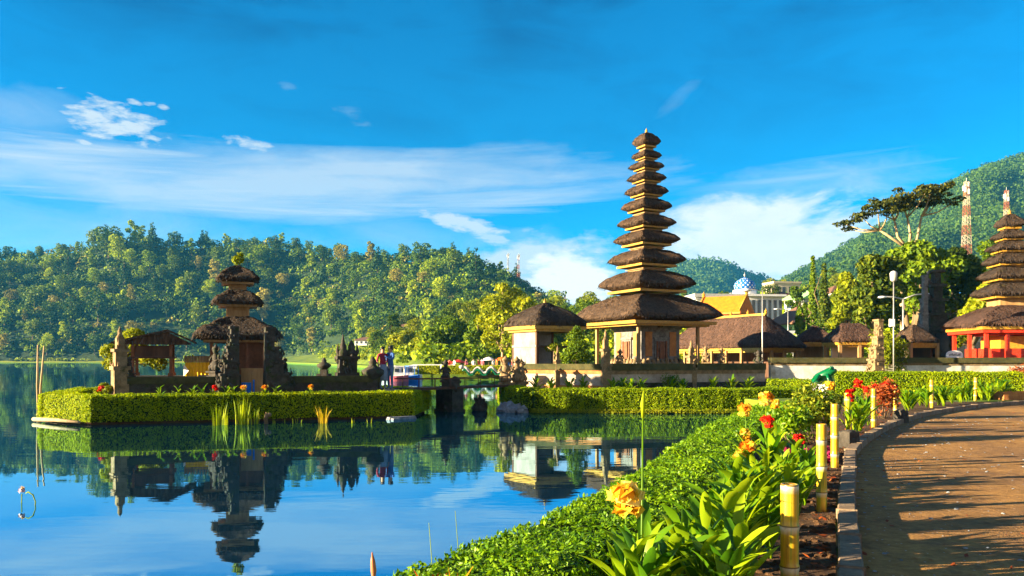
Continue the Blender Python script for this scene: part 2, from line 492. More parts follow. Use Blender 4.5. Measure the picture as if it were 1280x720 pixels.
def dome_mat():
    m, T, out = newmat('dome_tiles'); co = objco(T)
    sp = T.new('ShaderNodeSeparateXYZ'); T.l.new(co, sp.inputs[0])
    an = T.m('MULTIPLY', T.m('ARCTAN2', sp.outputs[1], sp.outputs[0]), 14 / 6.28318)
    zz = T.m('MULTIPLY', sp.outputs[2], 1.5)
    a = T.m('FRACT', T.m('ADD', an, zz)); b = T.m('FRACT', T.m('SUBTRACT', an, zz))
    d = T.m('MULTIPLY', T.m('LESS_THAN', a, 0.42), T.m('LESS_THAN', b, 0.42))
    principled(T, out, T.mix(d, (0.01, 0.12, 0.42), (0.75, 0.8, 0.8)), 0.35, 0.5)
    return m


M_water = water_mat(); M_path = path_mat(); M_bamboo = bamboo_mat()
M_soil = rough_mat('bed_soil', (0.045, 0.022, 0.01), (0.12, 0.06, 0.025), 6, 0.95, 0.06)
M_grass = rough_mat('lawn', (0.06, 0.12, 0.008), (0.16, 0.22, 0.012), 1.2, 0.9, 0.05)
M_lawnb = rough_mat('bright_lawn', (0.20, 0.26, 0.008), (0.34, 0.36, 0.012), 0.25, 0.9, 0.08)
M_hill = rough_mat('forest_floor', (0.012, 0.030, 0.010), (0.035, 0.06, 0.012), 0.05, 0.95, 1.0)
M_slope = rough_mat('village_slope', (0.05, 0.10, 0.008), (0.16, 0.20, 0.012), 0.06, 0.95, 0.6)
M_stone_d = rough_mat('dark_carved_stone', (0.028, 0.024, 0.02), (0.085, 0.07, 0.055), 5, 0.9, 0.05, c3=(0.03, 0.045, 0.01))
M_stone_t = rough_mat('tan_carved_stone', (0.16, 0.10, 0.05), (0.36, 0.24, 0.12), 5, 0.9, 0.04, c3=(0.08, 0.07, 0.03))
M_stone_g = rough_mat('grey_carved_stone', (0.12, 0.11, 0.10), (0.30, 0.27, 0.24), 5, 0.9, 0.04, c3=(0.07, 0.065, 0.05))
M_moss = rough_mat('mossy_cap', (0.03, 0.035, 0.012), (0.10, 0.085, 0.03), 3, 0.95, 0.04)
M_white = rough_mat('weathered_white_wall', (0.45, 0.40, 0.34), (0.78, 0.74, 0.68), 1.4, 0.85, 0.01, c3=(0.38, 0.30, 0.2))
M_band = rough_mat('pale_plaster_band', (0.30, 0.23, 0.17), (0.55, 0.44, 0.35), 2.5, 0.8, 0.02)
M_brick = rough_mat('orange_brick', (0.36, 0.13, 0.04), (0.55, 0.24, 0.07), 4, 0.85, 0.02)
M_gold = rough_mat('gilded_wood', (0.34, 0.17, 0.02), (0.58, 0.31, 0.03), 7, 0.5, 0.01, spec=0.4)
M_wood_t = rough_mat('tan_wood', (0.24, 0.13, 0.05), (0.45, 0.27, 0.11), 4, 0.7, 0.015, stretch=(1, 1, 0.15))
M_wood_d = rough_mat('dark_brown_wood', (0.05, 0.022, 0.012), (0.13, 0.06, 0.03), 5, 0.7, 0.015, stretch=(1, 1, 0.15))
M_wood_r = rough_mat('red_brown_wood', (0.13, 0.045, 0.02), (0.26, 0.10, 0.04), 5, 0.65, 0.01)
M_panel = rough_mat('grey_board', (0.20, 0.18, 0.155), (0.36, 0.33, 0.29), 2, 0.8, 0.01)
M_thatch = thatch_mat('black_thatch', (0.018, 0.012, 0.009), (0.15, 0.088, 0.05), None, None)
M_thatch_m = thatch_mat('mossy_thatch', (0.016, 0.011, 0.009), (0.085, 0.055, 0.036), (0.10, 0.085, 0.02), (0.30, 0.26, 0.22))
M_thatch_b = thatch_mat('brown_thatch', (0.030, 0.017, 0.012), (0.135, 0.072, 0.05), None, None)
M_red = plain('red_lacquer', (0.62, 0.035, 0.012), 0.45, 0.4)
M_orange = plain('orange_tiles', (0.66, 0.16, 0.008), 0.6, 0.3, scale=3)
M_tile_r = plain('red_tiles', (0.30, 0.085, 0.045), 0.7)
M_tile_b = plain('brown_tiles', (0.17, 0.085, 0.05), 0.7)
M_cloth_y = plain('yellow_cloth', (0.82, 0.46, 0.01), 0.8, 0.2, var=0.15)
M_cloth_b = plain('blue_cloth', (0.02, 0.16, 0.62), 0.8, 0.2)
M_cloth_w = plain('white_cloth', (0.78, 0.74, 0.7), 0.8, 0.2, var=0.1)
M_cream = plain('cream_render', (0.62, 0.50, 0.36), 0.8, var=0.12, scale=1.5)
M_wht = plain('white_paint', (0.78, 0.77, 0.75), 0.6, var=0.1, scale=1.5)
M_greenwall = plain('green_render', (0.30, 0.55, 0.22), 0.8, var=0.12)
M_glassd = plain('dark_window', (0.03, 0.04, 0.05), 0.15, 0.6)
M_metal = plain('galvanised_steel', (0.42, 0.40, 0.37), 0.45, 0.5, 0.6)
M_rust = plain('red_tower_paint', (0.42, 0.13, 0.06), 0.6)
M_frog = plain('green_glaze', (0.0, 0.10, 0.03), 0.3, 0.5)
M_rock = rough_mat('grey_rock', (0.10, 0.11, 0.13), (0.34, 0.36, 0.38), 4, 0.85, 0.06)
M_kerb = rough_mat('concrete_kerb', (0.14, 0.09, 0.055), (0.31, 0.215, 0.135), 6, 0.9, 0.015)
M_conc = rough_mat('pale_concrete', (0.34, 0.33, 0.32), (0.55, 0.54, 0.52), 5, 0.9, 0.015)
M_trunk = rough_mat('bark', (0.10, 0.065, 0.035), (0.26, 0.18, 0.10), 4, 0.9, 0.04, stretch=(1, 1, 0.25))
M_trunkp = rough_mat('pale_bark', (0.30, 0.20, 0.10), (0.55, 0.40, 0.22), 4, 0.9, 0.03, stretch=(1, 1, 0.25))
M_skin = plain('skin', (0.45, 0.24, 0.14), 0.55, var=0.08)
M_hair = plain('black_hair', (0.012, 0.009, 0.008), 0.5)
M_dome = dome_mat()

L_hedge = leaf_mat('hedge_leaves', [(0.12, 0.20, 0.002), (0.25, 0.35, 0.002), (0.40, 0.47, 0.002), (0.54, 0.55, 0.003)], 0.4)
L_hedgen = leaf_mat('near_hedge_leaves', [(0.08, 0.19, 0.003), (0.16, 0.30, 0.004), (0.25, 0.40, 0.005), (0.36, 0.48, 0.007)], 0.4, 0.45, 0.25)
M_hcore = plain('hedge_core', (0.012, 0.028, 0.004), 0.95, 0.05)
L_canna = leaf_mat('canna_leaves', [(0.05, 0.16, 0.005), (0.12, 0.25, 0.005), (0.24, 0.36, 0.006), (0.36, 0.45, 0.008), (0.42, 0.36, 0.03)], 0.45, 0.4, 0.3)
L_far = [leaf_mat('forest_leaves', [(0.022, 0.065, 0.006), (0.10, 0.17, 0.006), (0.28, 0.33, 0.008)], 0.25, vary=0.5),
         leaf_mat('lime_leaves', [(0.09, 0.17, 0.004), (0.26, 0.36, 0.005), (0.48, 0.52, 0.008)], 0.3, vary=0.5),
         leaf_mat('tan_leaves', [(0.14, 0.13, 0.02), (0.36, 0.31, 0.045), (0.55, 0.46, 0.10)], 0.25, vary=0.4),
         leaf_mat('pine_leaves', [(0.012, 0.040, 0.012), (0.035, 0.085, 0.014), (0.09, 0.15, 0.016)], 0.2, vary=0.5)]
L_mtn = leaf_mat('mountain_leaves', [(0.028, 0.07, 0.010), (0.055, 0.115, 0.012), (0.10, 0.165, 0.014)], 0.2, vary=0.3)
L_lawn = leaf_mat('bright_clipped_leaves', [(0.28, 0.34, 0.003), (0.46, 0.50, 0.004), (0.62, 0.60, 0.006)], 0.4)
L_mid = leaf_mat('garden_tree_leaves', [(0.03, 0.07, 0.005), (0.10, 0.17, 0.006), (0.24, 0.31, 0.008)], 0.3)
L_yel = leaf_mat('yellow_green_leaves', [(0.10, 0.14, 0.005), (0.26, 0.30, 0.008), (0.48, 0.44, 0.012)], 0.35)
L_dark = leaf_mat('dark_tree_leaves', [(0.02, 0.045, 0.006), (0.075, 0.115, 0.008), (0.20, 0.22, 0.012)], 0.3)
L_umb = leaf_mat('umbrella_tree_leaves', [(0.018, 0.030, 0.008), (0.06, 0.07, 0.010), (0.17, 0.15, 0.02)], 0.3)
L_reed = leaf_mat('reed_blades', [(0.16, 0.24, 0.006), (0.34, 0.42, 0.01), (0.55, 0.5, 0.02)], 0.35)
L_gold = leaf_mat('golden_blades', [(0.45, 0.30, 0.01), (0.7, 0.5, 0.02), (0.8, 0.65, 0.1)], 0.35)
L_croton = leaf_mat('croton_leaves', [(0.06, 0.12, 0.006), (0.24, 0.26, 0.01), (0.55, 0.46, 0.06)], 0.3)
L_magenta = leaf_mat('magenta_leaves', [(0.10, 0.004, 0.02), (0.30, 0.01, 0.07), (0.5, 0.03, 0.12)], 0.3, tint=(1, 0.6, 0.8))
L_redfl = leaf_mat('red_petals', [(0.45, 0.01, 0.005), (0.75, 0.02, 0.008), (0.85, 0.09, 0.02)], 0.35, tint=(1, 0.7, 0.5))
L_orfl = leaf_mat('orange_petals', [(0.65, 0.17, 0.008), (0.82, 0.34, 0.012), (0.9, 0.5, 0.05)], 0.35, tint=(1, 0.8, 0.5))
L_yefl = leaf_mat('yellow_petals', [(0.80, 0.50, 0.03), (0.90, 0.68, 0.10), (0.92, 0.80, 0.28)], 0.35, tint=(1, 0.9, 0.5))
L_rust = leaf_mat('russet_leaves', [(0.16, 0.03, 0.01), (0.38, 0.09, 0.02), (0.6, 0.16, 0.03)], 0.3, tint=(1, 0.8, 0.5))


# ------------------------------------------------------------------ leaves
def rnd_dirs(rng, n):
    d = rng.normal(size=(n, 3)); return d / np.linalg.norm(d, axis=1, keepdims=True)


def cards(rng, pos, nrm, size, jit=0.7, aspect=0.5, sizevar=0.4, fold=0.0):
    """rhombic leaf faces at pos, roughly facing nrm"""
    n = len(pos)
    nr = nrm + rng.normal(size=(n, 3)) * jit; nr /= np.linalg.norm(nr, axis=1, keepdims=True) + 1e-9
    a = rnd_dirs(rng, n); u = np.cross(nr, a); u /= np.linalg.norm(u, axis=1, keepdims=True) + 1e-9
    v = np.cross(nr, u)
    L = (size * (1 - sizevar + 2 * sizevar * rng.random(n)))[:, None] if np.ndim(size) == 0 else (size * (1 - sizevar + 2 * sizevar * rng.random(n)))[:, None]
    q = np.empty((n, 4, 3))
    q[:, 0] = pos - u * L * 0.5; q[:, 2] = pos + u * L * 0.5
    q[:, 1] = pos + v * L * 0.5 * aspect + u * L * 0.08 - nr * L * fold; q[:, 3] = pos - v * L * 0.5 * aspect + u * L * 0.08 - nr * L * fold
    return q


def crown(rng, blobs, n, size, jit=0.8, aspect=0.6, inner=0.15):
    """blobs: (x,y,z,rx,ry,rz)"""
    b = np.array(blobs, float); w = b[:, 3] * b[:, 4] + b[:, 3] * b[:, 5]; w /= w.sum()
    idx = rng.choice(len(b), n, p=w); d = rnd_dirs(rng, n); d[:, 2] = np.where(rng.random(n) < 0.45, np.abs(d[:, 2]), d[:, 2])
    rr = 0.78 + 0.3 * rng.random(n); inn = rng.random(n) < inner; rr[inn] = rng.random(inn.sum()) * 0.8
    pos = b[idx, :3] + d * b[idx, 3:6] * rr[:, None]
    return cards(rng, pos, d, size, jit, aspect)


def make_tree(name, label, cat, loc, rng, height, blobs, n, size, lm, tm, trunk_r, bole, lean=(0, 0), group=None, limbs=True, jit=0.8):
    """blobs in local metres; trunk from 0 up to bole and limbs to blob centres"""
    t = thing(name, label, cat, loc, 0, group)
    mb = MB(); top = Vector((lean[0], lean[1], bole)); k = 5
    mb.tube([Vector((lean[0] * (i / k) ** 1.5, lean[1] * (i / k) ** 1.5, -0.6 + (bole + 0.6) * i / k)) for i in range(k + 1)],
            [trunk_r * (1.25 - 0.55 * i / k) for i in range(k + 1)], 7)
    if limbs:
        for b in blobs:
            e = Vector(b[:3]); mid = top.lerp(e, 0.5) + Vector((rng.normal() * 0.08 * height, rng.normal() * 0.08 * height, 0.03 * height))
            mid = top.lerp(e, 0.5) + (mid - top.lerp(e, 0.5)) * 0.5
            mb.tube([top, mid, e], [trunk_r * 0.6, trunk_r * 0.4, trunk_r * 0.15], 5)
    mb.build('trunk', tm, t)
    c = MB(); c.quads(crown(rng, blobs, n, size, jit)); c.build('crown', lm, t)
    return t


def round_blobs(rng, h, w, k=9, base=0.35):
    """clumpy broadleaf crown of total height h and width w"""
    out = []
    for i in range(k):
        z = h * (base + (0.92 - base) * (i + 0.5) / k); s_ = math.sin(math.pi * min(1, max(0, (z / h - base * 0.7) / (1.05 - base * 0.7)))) ** 0.6
        a = i * 2.4 + rng.random(); r = w * 0.32 * s_ * rng.uniform(0.5, 1.0)
        q = w * rng.uniform(0.17, 0.26)
        out.append((r * math.cos(a), r * math.sin(a), z, q, q, q * 0.75))
    return out

# ================================================================== SETTING
rng = np.random.default_rng(7); rnd = random.Random(7)

# lake
mb = MB(); mb.add([(-1250, -90, 0), (1850, -90, 0), (1850, 2050, 0), (-1250, 2050, 0)], [(0, 1, 2, 3)])
tag(mb.build('lake_water', M_water), kind='structure')

KERB = smooth_line([(-1.3, -4.0), (0.35, 0.0), (1.27, 3.0), (2.35, 5.5), (3.50, 8.35), (4.75, 11.2), (6.24, 14.4), (9.9, 20.2), (14.0, 25.0), (19.2, 29.0), (27, 32.5), (36, 35)], 6)
HEDGE_L = [(-1.55, 2.2), (-1.15, 3.6), (-.79, 5.0), (-.26, 5.95), (.43, 7.2), (1.23, 9.0), (2.1, 11.3), (3.1, 14.0), (4.4, 17.4), (6.2, 21.3), (7.8, 25.0)]
HEDGE_L = [(p.x, p.y) for p in smooth_line(HEDGE_L, 4)]


def slab(name, poly, z, m, thick=0.9):
    bm = bmesh.new(); vs = [bm.verts.new((x, y, z)) for x, y in poly]; f = bm.faces.new(vs)
    if f.normal.z < 0: f.normal_flip()
    if thick:
        ex = bmesh.ops.extrude_face_region(bm, geom=[f])
        for v in [g for g in ex['geom'] if isinstance(g, bmesh.types.BMVert)]: v.co.z -= thick
    bmesh.ops.triangulate(bm, faces=[q for q in bm.faces if len(q.verts) > 4])
    bmesh.ops.recalc_face_normals(bm, faces=bm.faces)
    me = bpy.data.meshes.new(name); bm.to_mesh(me); bm.free(); me.materials.append(m)
    return tag(link(name, me), kind='structure')


bank = [(-3.0, -30), (-1.8, 1.0)] + [(x + .05, y) for x, y in HEDGE_L] + [(8.7, 28.0), (9.6, 30.5), (9.4, 32.8), (8.2, 33.0), (0.95, 33.2), (0.55, 33.9), (-0.1, 36.4), (-0.1, 42), (0.6, 48), (2.5, 60), (3.5, 84.2),
        (-10.6, 84.2), (-14, 97), (-30, 180), (-80, 330), (-150, 500), (-150, 620), (900, 620), (900, -30)]
slab('garden_ground', bank, 0.6, M_grass)
# flower bed between hedge and kerb
kl = [(p.x, p.y) for p in KERB]
bed_r = [p for p in offset(kl, 0.10) if p[1] > 1.0 and p[1] < 30]
bed_l = [p for p in offset(HEDGE_L, -0.5)]
slab('bank_lawn', [(-10.3, 84.6), (2.8, 84.6), (4.5, 112), (-17, 112)], .606, M_lawnb, 0)
slab('flower_bed', bed_l + [(9.0, 28), (13.5, 29.3)] + bed_r[::-1], 0.625, M_soil, 0)
slab('sandy_path', [p for p in offset(kl, 0.02)] + [(46, 36), (46, 20), (22, 12), (12, -6), (6, -20), (-1, -20)], 0.604, M_path, 0)
def resample(line, step):
    out = [Vector(line[0])]; 
    for p in line[1:]:
        p = Vector(p)
        while (p - out[-1]).length > step: out.append(out[-1] + (p - out[-1]).normalized() * step)
    return out


mb = MB(); kr = resample(kl, 1.15)
for i in range(len(kr) - 1):
    p, q = kr[i], kr[i + 1]; d = (q - p).normalized(); dz = rnd.uniform(-.004, .004); o_ = rnd.uniform(-.004, .004); nn = Vector((-d.y, d.x)) * o_
    mb.sweep([tuple(p + d * .006 + nn), tuple(q - d * .006 + nn)], 0.17, 0.55, 0.72 + dz)
k_o = tag(mb.build('path_kerb', M_kerb), kind='structure')
bv = k_o.modifiers.new('bevel', 'BEVEL'); bv.width = 0.012; bv.segments = 2

# left island
LI = [(-14.1, 26.5), (-3.7, 29.75), (-3.5, 33.4), (-7.5, 39), (-15.5, 37.5), (-18.2, 33), (-16.7, 28.2)]
slab('island_ground', [(x, y) for x, y in offset(LI, 0.15, True)], 0.78, M_soil, 1.2)


# ---- terrain
def interp(xs, ys): return lambda t: float(np.interp(t, xs, ys))


HL_x = [-420, -250, -120, 0, 60, 100, 130, 190, 220, 260, 330, 400, 440, 480, 520, 560, 600, 640, 665, 700, 760, 840, 950, 1100]
HL_y = [340, 325, 330, 325, 323, 312, 303, 302, 312, 308, 308, 317, 327, 330, 325, 322, 335, 353, 373, 392, 408, 420, 432, 440]
hl_py = interp(HL_x, HL_y)
hl_db = interp([-420, 360, 440, 520, 600, 700, 1100], [548, 548, 470, 400, 360, 330, 330])
hl_dr = interp([-420, 360, 440, 520, 640, 700, 1100], [690, 690, 660, 600, 520, 480, 480])


def left_hill(px, D):
    Db, Dr = hl_db(px), hl_dr(px); zr = zat(hl_py(px), Dr); u = (D - Db) / (Dr - Db)
    if u <= 0: return -2.0 + 2.5 * max(u, -1) * 0 + 2.6 * max(0, 1 + u * 8)
    s_ = u ** 0.85 if u < 1 else 1 - 0.35 * (u - 1)
    nz = 6 * mnoise.noise(Vector((px * 0.012, D * 0.01, 0))) * min(1, u * 3)
    if u > .8: nz *= max(0, 1 - (u - .8) * 5)
    return 0.6 + (zr - 0.6) * s_ + nz


SL_x = [330, 400, 440, 480, 520, 560, 640, 720, 800, 850, 900, 960, 1020, 1080, 1150, 1250, 1400, 1700]
sl_db = interp(SL_x, [520, 440, 300, 170, 100, 96, 92, 90, 88, 84, 80, 78, 76, 72, 70, 68, 66, 66])
sl_dr = interp(SL_x, [560, 500, 420, 380, 320, 300, 280, 280, 280, 300, 300, 300, 300, 300, 300, 320, 340, 340])
sl_py = interp(SL_x, [447.5, 443, 430, 420, 410, 404, 396, 394, 392, 381, 377, 366, 362, 352, 345, 338, 332, 328])


def slope(px, D):
    Db, Dr = sl_db(px), sl_dr(px); zr = zat(sl_py(px), Dr); u = (D - Db) / (Dr - Db)
    if u <= 0: return 0.0 if u < -0.02 else 0.62
    s_ = u ** 1.1 if u < 1 else 1 - 0.6 * (u - 1)
    return 0.62 + (zr - 0.62) * s_ + 0.8 * mnoise.noise(Vector((px * .03, D * .03, 2))) * min(1, u * 2)


RM_x = [860, 900, 930, 960, 985, 1020, 1050, 1100, 1150, 1200, 1240, 1280, 1340, 1420, 1600, 1900]
rm_py = interp(RM_x, [425, 404, 385, 366, 351, 332, 314, 287, 256, 226, 208, 196, 170, 150, 130, 170])


def right_mtn(px, D):
    Db, Dr = 340, 1000; zr = zat(rm_py(px), Dr); u = (D - Db) / (Dr - Db)
    if u <= 0: return -1.0
    s_ = u ** 1.15 if u < 1 else 1 - 0.5 * (u - 1)
    return (zr) * s_ + 30 * mnoise.noise(Vector((px * .016, D * .005, 5))) * min(1, u * 2) * max(0, 1 - max(0, u - .75) * 4)


DM_x = [740, 790, 830, 850, 868, 885, 905, 918, 930, 960, 1000, 1060]
dm_py = interp(DM_x, [420, 385, 344, 333, 328, 327, 331, 338, 345, 352, 368, 400])


def dist_mtn(px, D):
    Db, Dr = 1150, 1700; zr = zat(dm_py(px), Dr); u = (D - Db) / (Dr - Db)
    if u <= 0: return -1.0
    return zr * (u if u < 1 else 1 - .7 * (u - 1)) + 8 * mnoise.noise(Vector((px * .02, D * .006, 9))) * min(1, u * 2) * max(0, 1 - max(0, u - .75) * 4)


def terrain(name, fn, px0, px1, nx, dfun, nd, m):
    mb = MB(); vs = []; fs = []
    for i in range(nx + 1):
        px = px0 + (px1 - px0) * i / nx; d0, d1 = dfun(px)
        for j in range(nd + 1):
            D = d0 + (d1 - d0) * j / nd; vs.append(at(px, D, fn(px, D)))
    for i in range(nx):
        for j in range(nd):
            a = i * (nd + 1) + j; fs.append((a, a + nd + 1, a + nd + 2, a + 1))
    mb.add(vs, fs, 0, True)
    return tag(mb.build(name, m), kind='structure')


terrain('forested_hill', left_hill, -420, 1100, 120, lambda p: (hl_db(p) - 8, hl_dr(p) + 180), 40, M_hill)
terrain('village_slope', slope, 330, 1700, 110, lambda p: (sl_db(p) - 4, sl_dr(p) + 110), 34, M_slope)
terrain('mountain', right_mtn, 860, 1900, 100, lambda p: (330, 1350), 50, M_hill)
terrain('distant_mountain', dist_mtn, 740, 1060, 50, lambda p: (1140, 1950), 30, M_hill)
# pale grassy bank at the foot of the far shore
mb = MB(); n = 50; vs = []
for i in range(n + 1):
    p = -420 + (800) * i / n; d = hl_db(p)
    vs += [at(p, d - 14, -0.2), at(p, d - 12, 0.35 + .1 * math.sin(i * 3)), at(p, d + 4, 1.0 + .4 * math.sin(i * 1.7))]
mb.add(vs, [f for i in range(n) for f in ((3 * i, 3 * i + 3, 3 * i + 4, 3 * i + 1), (3 * i + 1, 3 * i + 4, 3 * i + 5, 3 * i + 2))], 0, True)
tag(mb.build('grassy_bank', M_lawnb), kind='structure')

# haze
mb = MB(); mb.box((300, 1000, 143), (3400, 2240, 292))
hm, T, out = newmat('haze_air')
pv = T.new('ShaderNodeVolumePrincipled'); pv.inputs['Color'].default_value = (0.06, 0.46, 0.95, 1); pv.inputs['Density'].default_value = 0.00012
pv.inputs['Anisotropy'].default_value = 0.0
T.l.new(pv.outputs[0], out.inputs['Volume'])
tag(mb.build('haze', hm), kind='stuff')

# ================================================================== TEMPLE BUILDINGS
def roof_mb(hx, hy, h, t, top, seed=0, sag=0.035, m=10, hip=0.10, nz=0.03, convex=0.85, lens=0.0):
    """thick thatch: rounded eave, slightly pinched hips, closed underside; z=0 is the lowest eave edge"""
    mb = MB(); rows = [(0.55, 0.10 * t), (0.80, 0.04 * t), (0.93, 0.0), (0.985, 0.16 * t), (1.0, 0.45 * t), (0.985, 0.78 * t), (0.94, 1.02 * t)]
    if lens:                      # underside rising towards a thin pointed eave
        rows = [(0.15, 0.03 * h), (0.42, 0.0), (0.70, 0.09 * h * lens), (0.90, 0.17 * h * lens), (0.985, 0.23 * h * lens), (1.0, 0.27 * h * lens), (0.95, 0.27 * h * lens + .09 * h)]; t = rows[-1][1] / 1.02
    for k in range(1, 9):
        s_ = 0.94 * (1 - k / 8) ; rows.append((s_, t * 1.02 + (h - t * 1.02) * (k / 8) ** convex))
    vs = []; nring = 4 * m
    for ri, (s_, z) in enumerate(rows):
        for q in range(4):
            for j in range(m):
                u = -1 + 2 * j / m
                x, y = [(u, -1), (1, u), (-u, 1), (-1, -u)][q]
                c = abs(u) ** 5
                k = 1 - 0.055 * c - sag * (1 - u * u) * (1 if ri > 0 else 0)
                X = (top[0] + (hx - top[0]) * s_) * x * k; Y = (top[1] + (hy - top[1]) * s_) * y * k
                zz = z + (hip * h * abs(u) ** 6 * math.sin(math.pi * min(1, max(0, s_))) if ri > 5 else -0.10 * t * c * (1 if ri in (2, 3, 4) and not lens else 0))
                if lens and 2 <= ri <= 8: zz += .07 * h * c
                p = Vector((X, Y, zz)); nn = mnoise.noise(p * 2.3 + Vector((seed * 5.1, 0, seed))) * nz * 1.6 + mnoise.noise(p * 8 + Vector((seed, 3, 0))) * nz * .8
                vs.append(p + Vector((x, y, .6)).normalized() * nn)
    fs = []
    for i in range(len(rows) - 1):
        for j in range(nring):
            a = i * nring + j; b = i * nring + (j + 1) % nring
            fs.append((a, b, b + nring, a + nring))
    fs.append(tuple(range(nring))[::-1]); e = (len(rows) - 1) * nring; fs.append(tuple(e + j for j in range(nring)))
    mb.add(vs, fs, 0, True)
    r = np.random.default_rng(seed + 900); nr_ = len(rows); n = int(min(2600, 260 + 150 * hx * hy * 2)); q = []
    for k in range(n):                       # loose fibre ends over the slope and a ragged fringe at the eave
        i = int(r.integers(3, 6)) if r.random() < .35 else int(r.integers(5, nr_ - 1)); j = int(r.integers(0, nring)); j2 = (j + 1) % nring; f, g = r.random(), r.random()
        lo = vs[i * nring + j].lerp(vs[i * nring + j2], f); hi = vs[(i + 1) * nring + j].lerp(vs[(i + 1) * nring + j2], f); p = lo.lerp(hi, g); dn = lo - hi
        if i < 5: dn = Vector((p.x * .35, p.y * .35, -1))
        if dn.length < 1e-5: continue
        dn.normalize(); sd = Vector((-p.y, p.x, 0)); sd = sd.normalized() if sd.length > 1e-5 else Vector((1, 0, 0)); up = sd.cross(dn); up = up if up.z > 0 or i < 5 else -up
        L = min(.26, .05 + .10 * hx * r.random()) * (.8 if i < 5 else 1); w = .012 + .02 * r.random(); e = p + dn * L + up * (.035 * r.random() if i >= 5 else 0) + sd * r.normal() * .02; p = p - dn * .03
        q.append([p - sd * w, p + sd * w, e + sd * w * .4, e - sd * w * .4])
    mb.quads(np.array([[tuple(v) for v in s4] for s4 in q]))
    return mb


def rect_frame(mb, hx, hy, w, z0, z1, mi=0):
    """four butted boards in a rectangle (outer half sizes hx, hy)"""
    zc, h = (z0 + z1) / 2, z1 - z0
    mb.box((0, -hy + w / 2, zc), (2 * hx, w, h), 0, mi); mb.box((0, hy - w / 2, zc), (2 * hx, w, h), 0, mi)
    mb.box((-hx + w / 2, 0, zc), (w, 2 * hy - 2 * w, h), 0, mi); mb.box((hx - w / 2, 0, zc), (w, 2 * hy - 2 * w, h), 0, mi)


def eave_mb(hx, hy, z0, z1, inner=True):
    mb = MB(); rect_frame(mb, hx, hy, 0.10, z0, z1)
    if inner: rect_frame(mb, hx * 0.90, hy * 0.90, 0.08, z0 - (z1 - z0) * .6, z0 + .02)
    mb.box((0, 0, z1 - .03), (2 * hx - .22, 2 * hy - .22, 0.04))
    return mb


def stepped(mb, levels, mi=0, sx=1.0, sy=1.0):
    """stack of square slabs [(half, z0, z1)]"""
    for hw, z0, z1 in levels: mb.box((0, 0, (z0 + z1) / 2), (2 * hw * sx, 2 * hw * sy, z1 - z0), 0, mi)


def finial(mb, z, s_, mi=0):
    mb.lathe([(0.10 * s_, z - .05), (0.16 * s_, z + .05 * s_), (0.10 * s_, z + .12 * s_), (0.15 * s_, z + .22 * s_), (0.05 * s_, z + .36 * s_), (0.01, z + .48 * s_)], 10, mi=mi)


def carve(mb, w, z0, z1, seed, n=14, mi=0, k=0.22, dpt=None):
    """knobs and horn-like scrolls over a pillar of half width w"""
    r = random.Random(seed)
    for i in range(n):
        z = z0 + (z1 - z0) * (i + r.random()) / n; a = r.choice([0, 1, 2, 3]) * math.pi / 2 + r.uniform(-.5, .5)
        d = Vector((math.cos(a), math.sin(a), 0)); c = d * w * r.uniform(.8, 1.05) + Vector((0, 0, z)); q = k * w * r.uniform(.7, 1.4)
        mb.ball(c, (q, q, q * 1.2), 7, 5, .5, seed + i, mi)
        if r.random() < .55: mb.tube([c, c + d * q * 1.3 + Vector((0, 0, q * .6)), c + d * q * 1.5 + Vector((0, 0, q * 2.4))], [q * .55, q * .4, q * .08], 5, mi)


GOLDEAVE = M_gold
# ---------------- eleven-tiered pagoda (meru)
TROT = R(27)
Dm = 45.0; mx_, my_ = at(808, Dm, 0).xy
meru = thing('pagoda', 'tall eleven-tiered black thatched pagoda rising beside the lake', 'pagoda', (mx_, my_, 0.6), TROT)
sc_ = Dm / F; z0m = 0.6
def zl(py): return zat(py, Dm) - z0m
mb = MB(); stepped(mb, [(2.35, 0, 0.55), (2.15, .55, .75), (2.3, .75, .95)]); mb.build('plinth', M_stone_g, meru)
zb = .95; ze = zl(404)
mb = MB(); stepped(mb, [(1.45, zb, zb + .22), (1.36, zb + .22, zb + .36), (1.48, zb + .36, zb + .48), (1.30, zb + .48, ze - .42), (1.38, ze - .42, ze - .30), (1.5, ze - .3, ze - .06)])
body = mb.build('shrine_body', M_stone_g, meru)
for a in range(4):
    M = Matrix.Rotation(a * math.pi / 2, 4, 'Z')
    for x in (-.82, .82): mb = MB(); mb.box((x, -1.315, (zb + .55 + ze - .5) / 2 + .12), (.44, .05, ze - zb - 1.35), M=M); mb.build('brick_panel', M_brick, body)
    mb = MB()
    mb.box((0, -1.33, zb + 1.12), (.86, .10, 1.22), M=M); mb.box((0, -1.40, zb + 1.15), (.34, .10, .95), mi=1, M=M)
    mb.box((0, -1.36, zb + 1.80), (1.05, .16, .12), M=M)
    for x in (-.3, .3): mb.box((x, -1.395, zb + 1.1), (.10, .08, 1.1), mi=1, M=M)
    mb.build('carved_door', [M_stone_g, M_wood_r], body)
mb = MB()
for a in range(4):
    M = Matrix.Rotation(a * math.pi / 2, 4, 'Z')
    for j in range(9):
        x = -1.25 + 2.5 * j / 8
        c = M @ Vector((x, -1.45, zb + .52)); mb.ball(c, (.12, .12, .16 + .07 * (j % 2)), 7, 5, .5, j + a * 9)
mb.build('carved_relief', M_stone_t, body)
for i, (sx_, sy_) in enumerate(((-1, -1), (1, -1), (1, 1), (-1, 1))):
    mb = MB(); mb.box((2.0 * sx_, 2.0 * sy_, (zb + ze) / 2 - .02), (.15, .15, ze - zb)); mb.box((2.0 * sx_, 2.0 * sy_, zb + .09), (.28, .28, .2))
    mb.build('post', M_wood_t, meru)
WF = 1 / 1.27                       # seen width -> side of a square turned by its angle
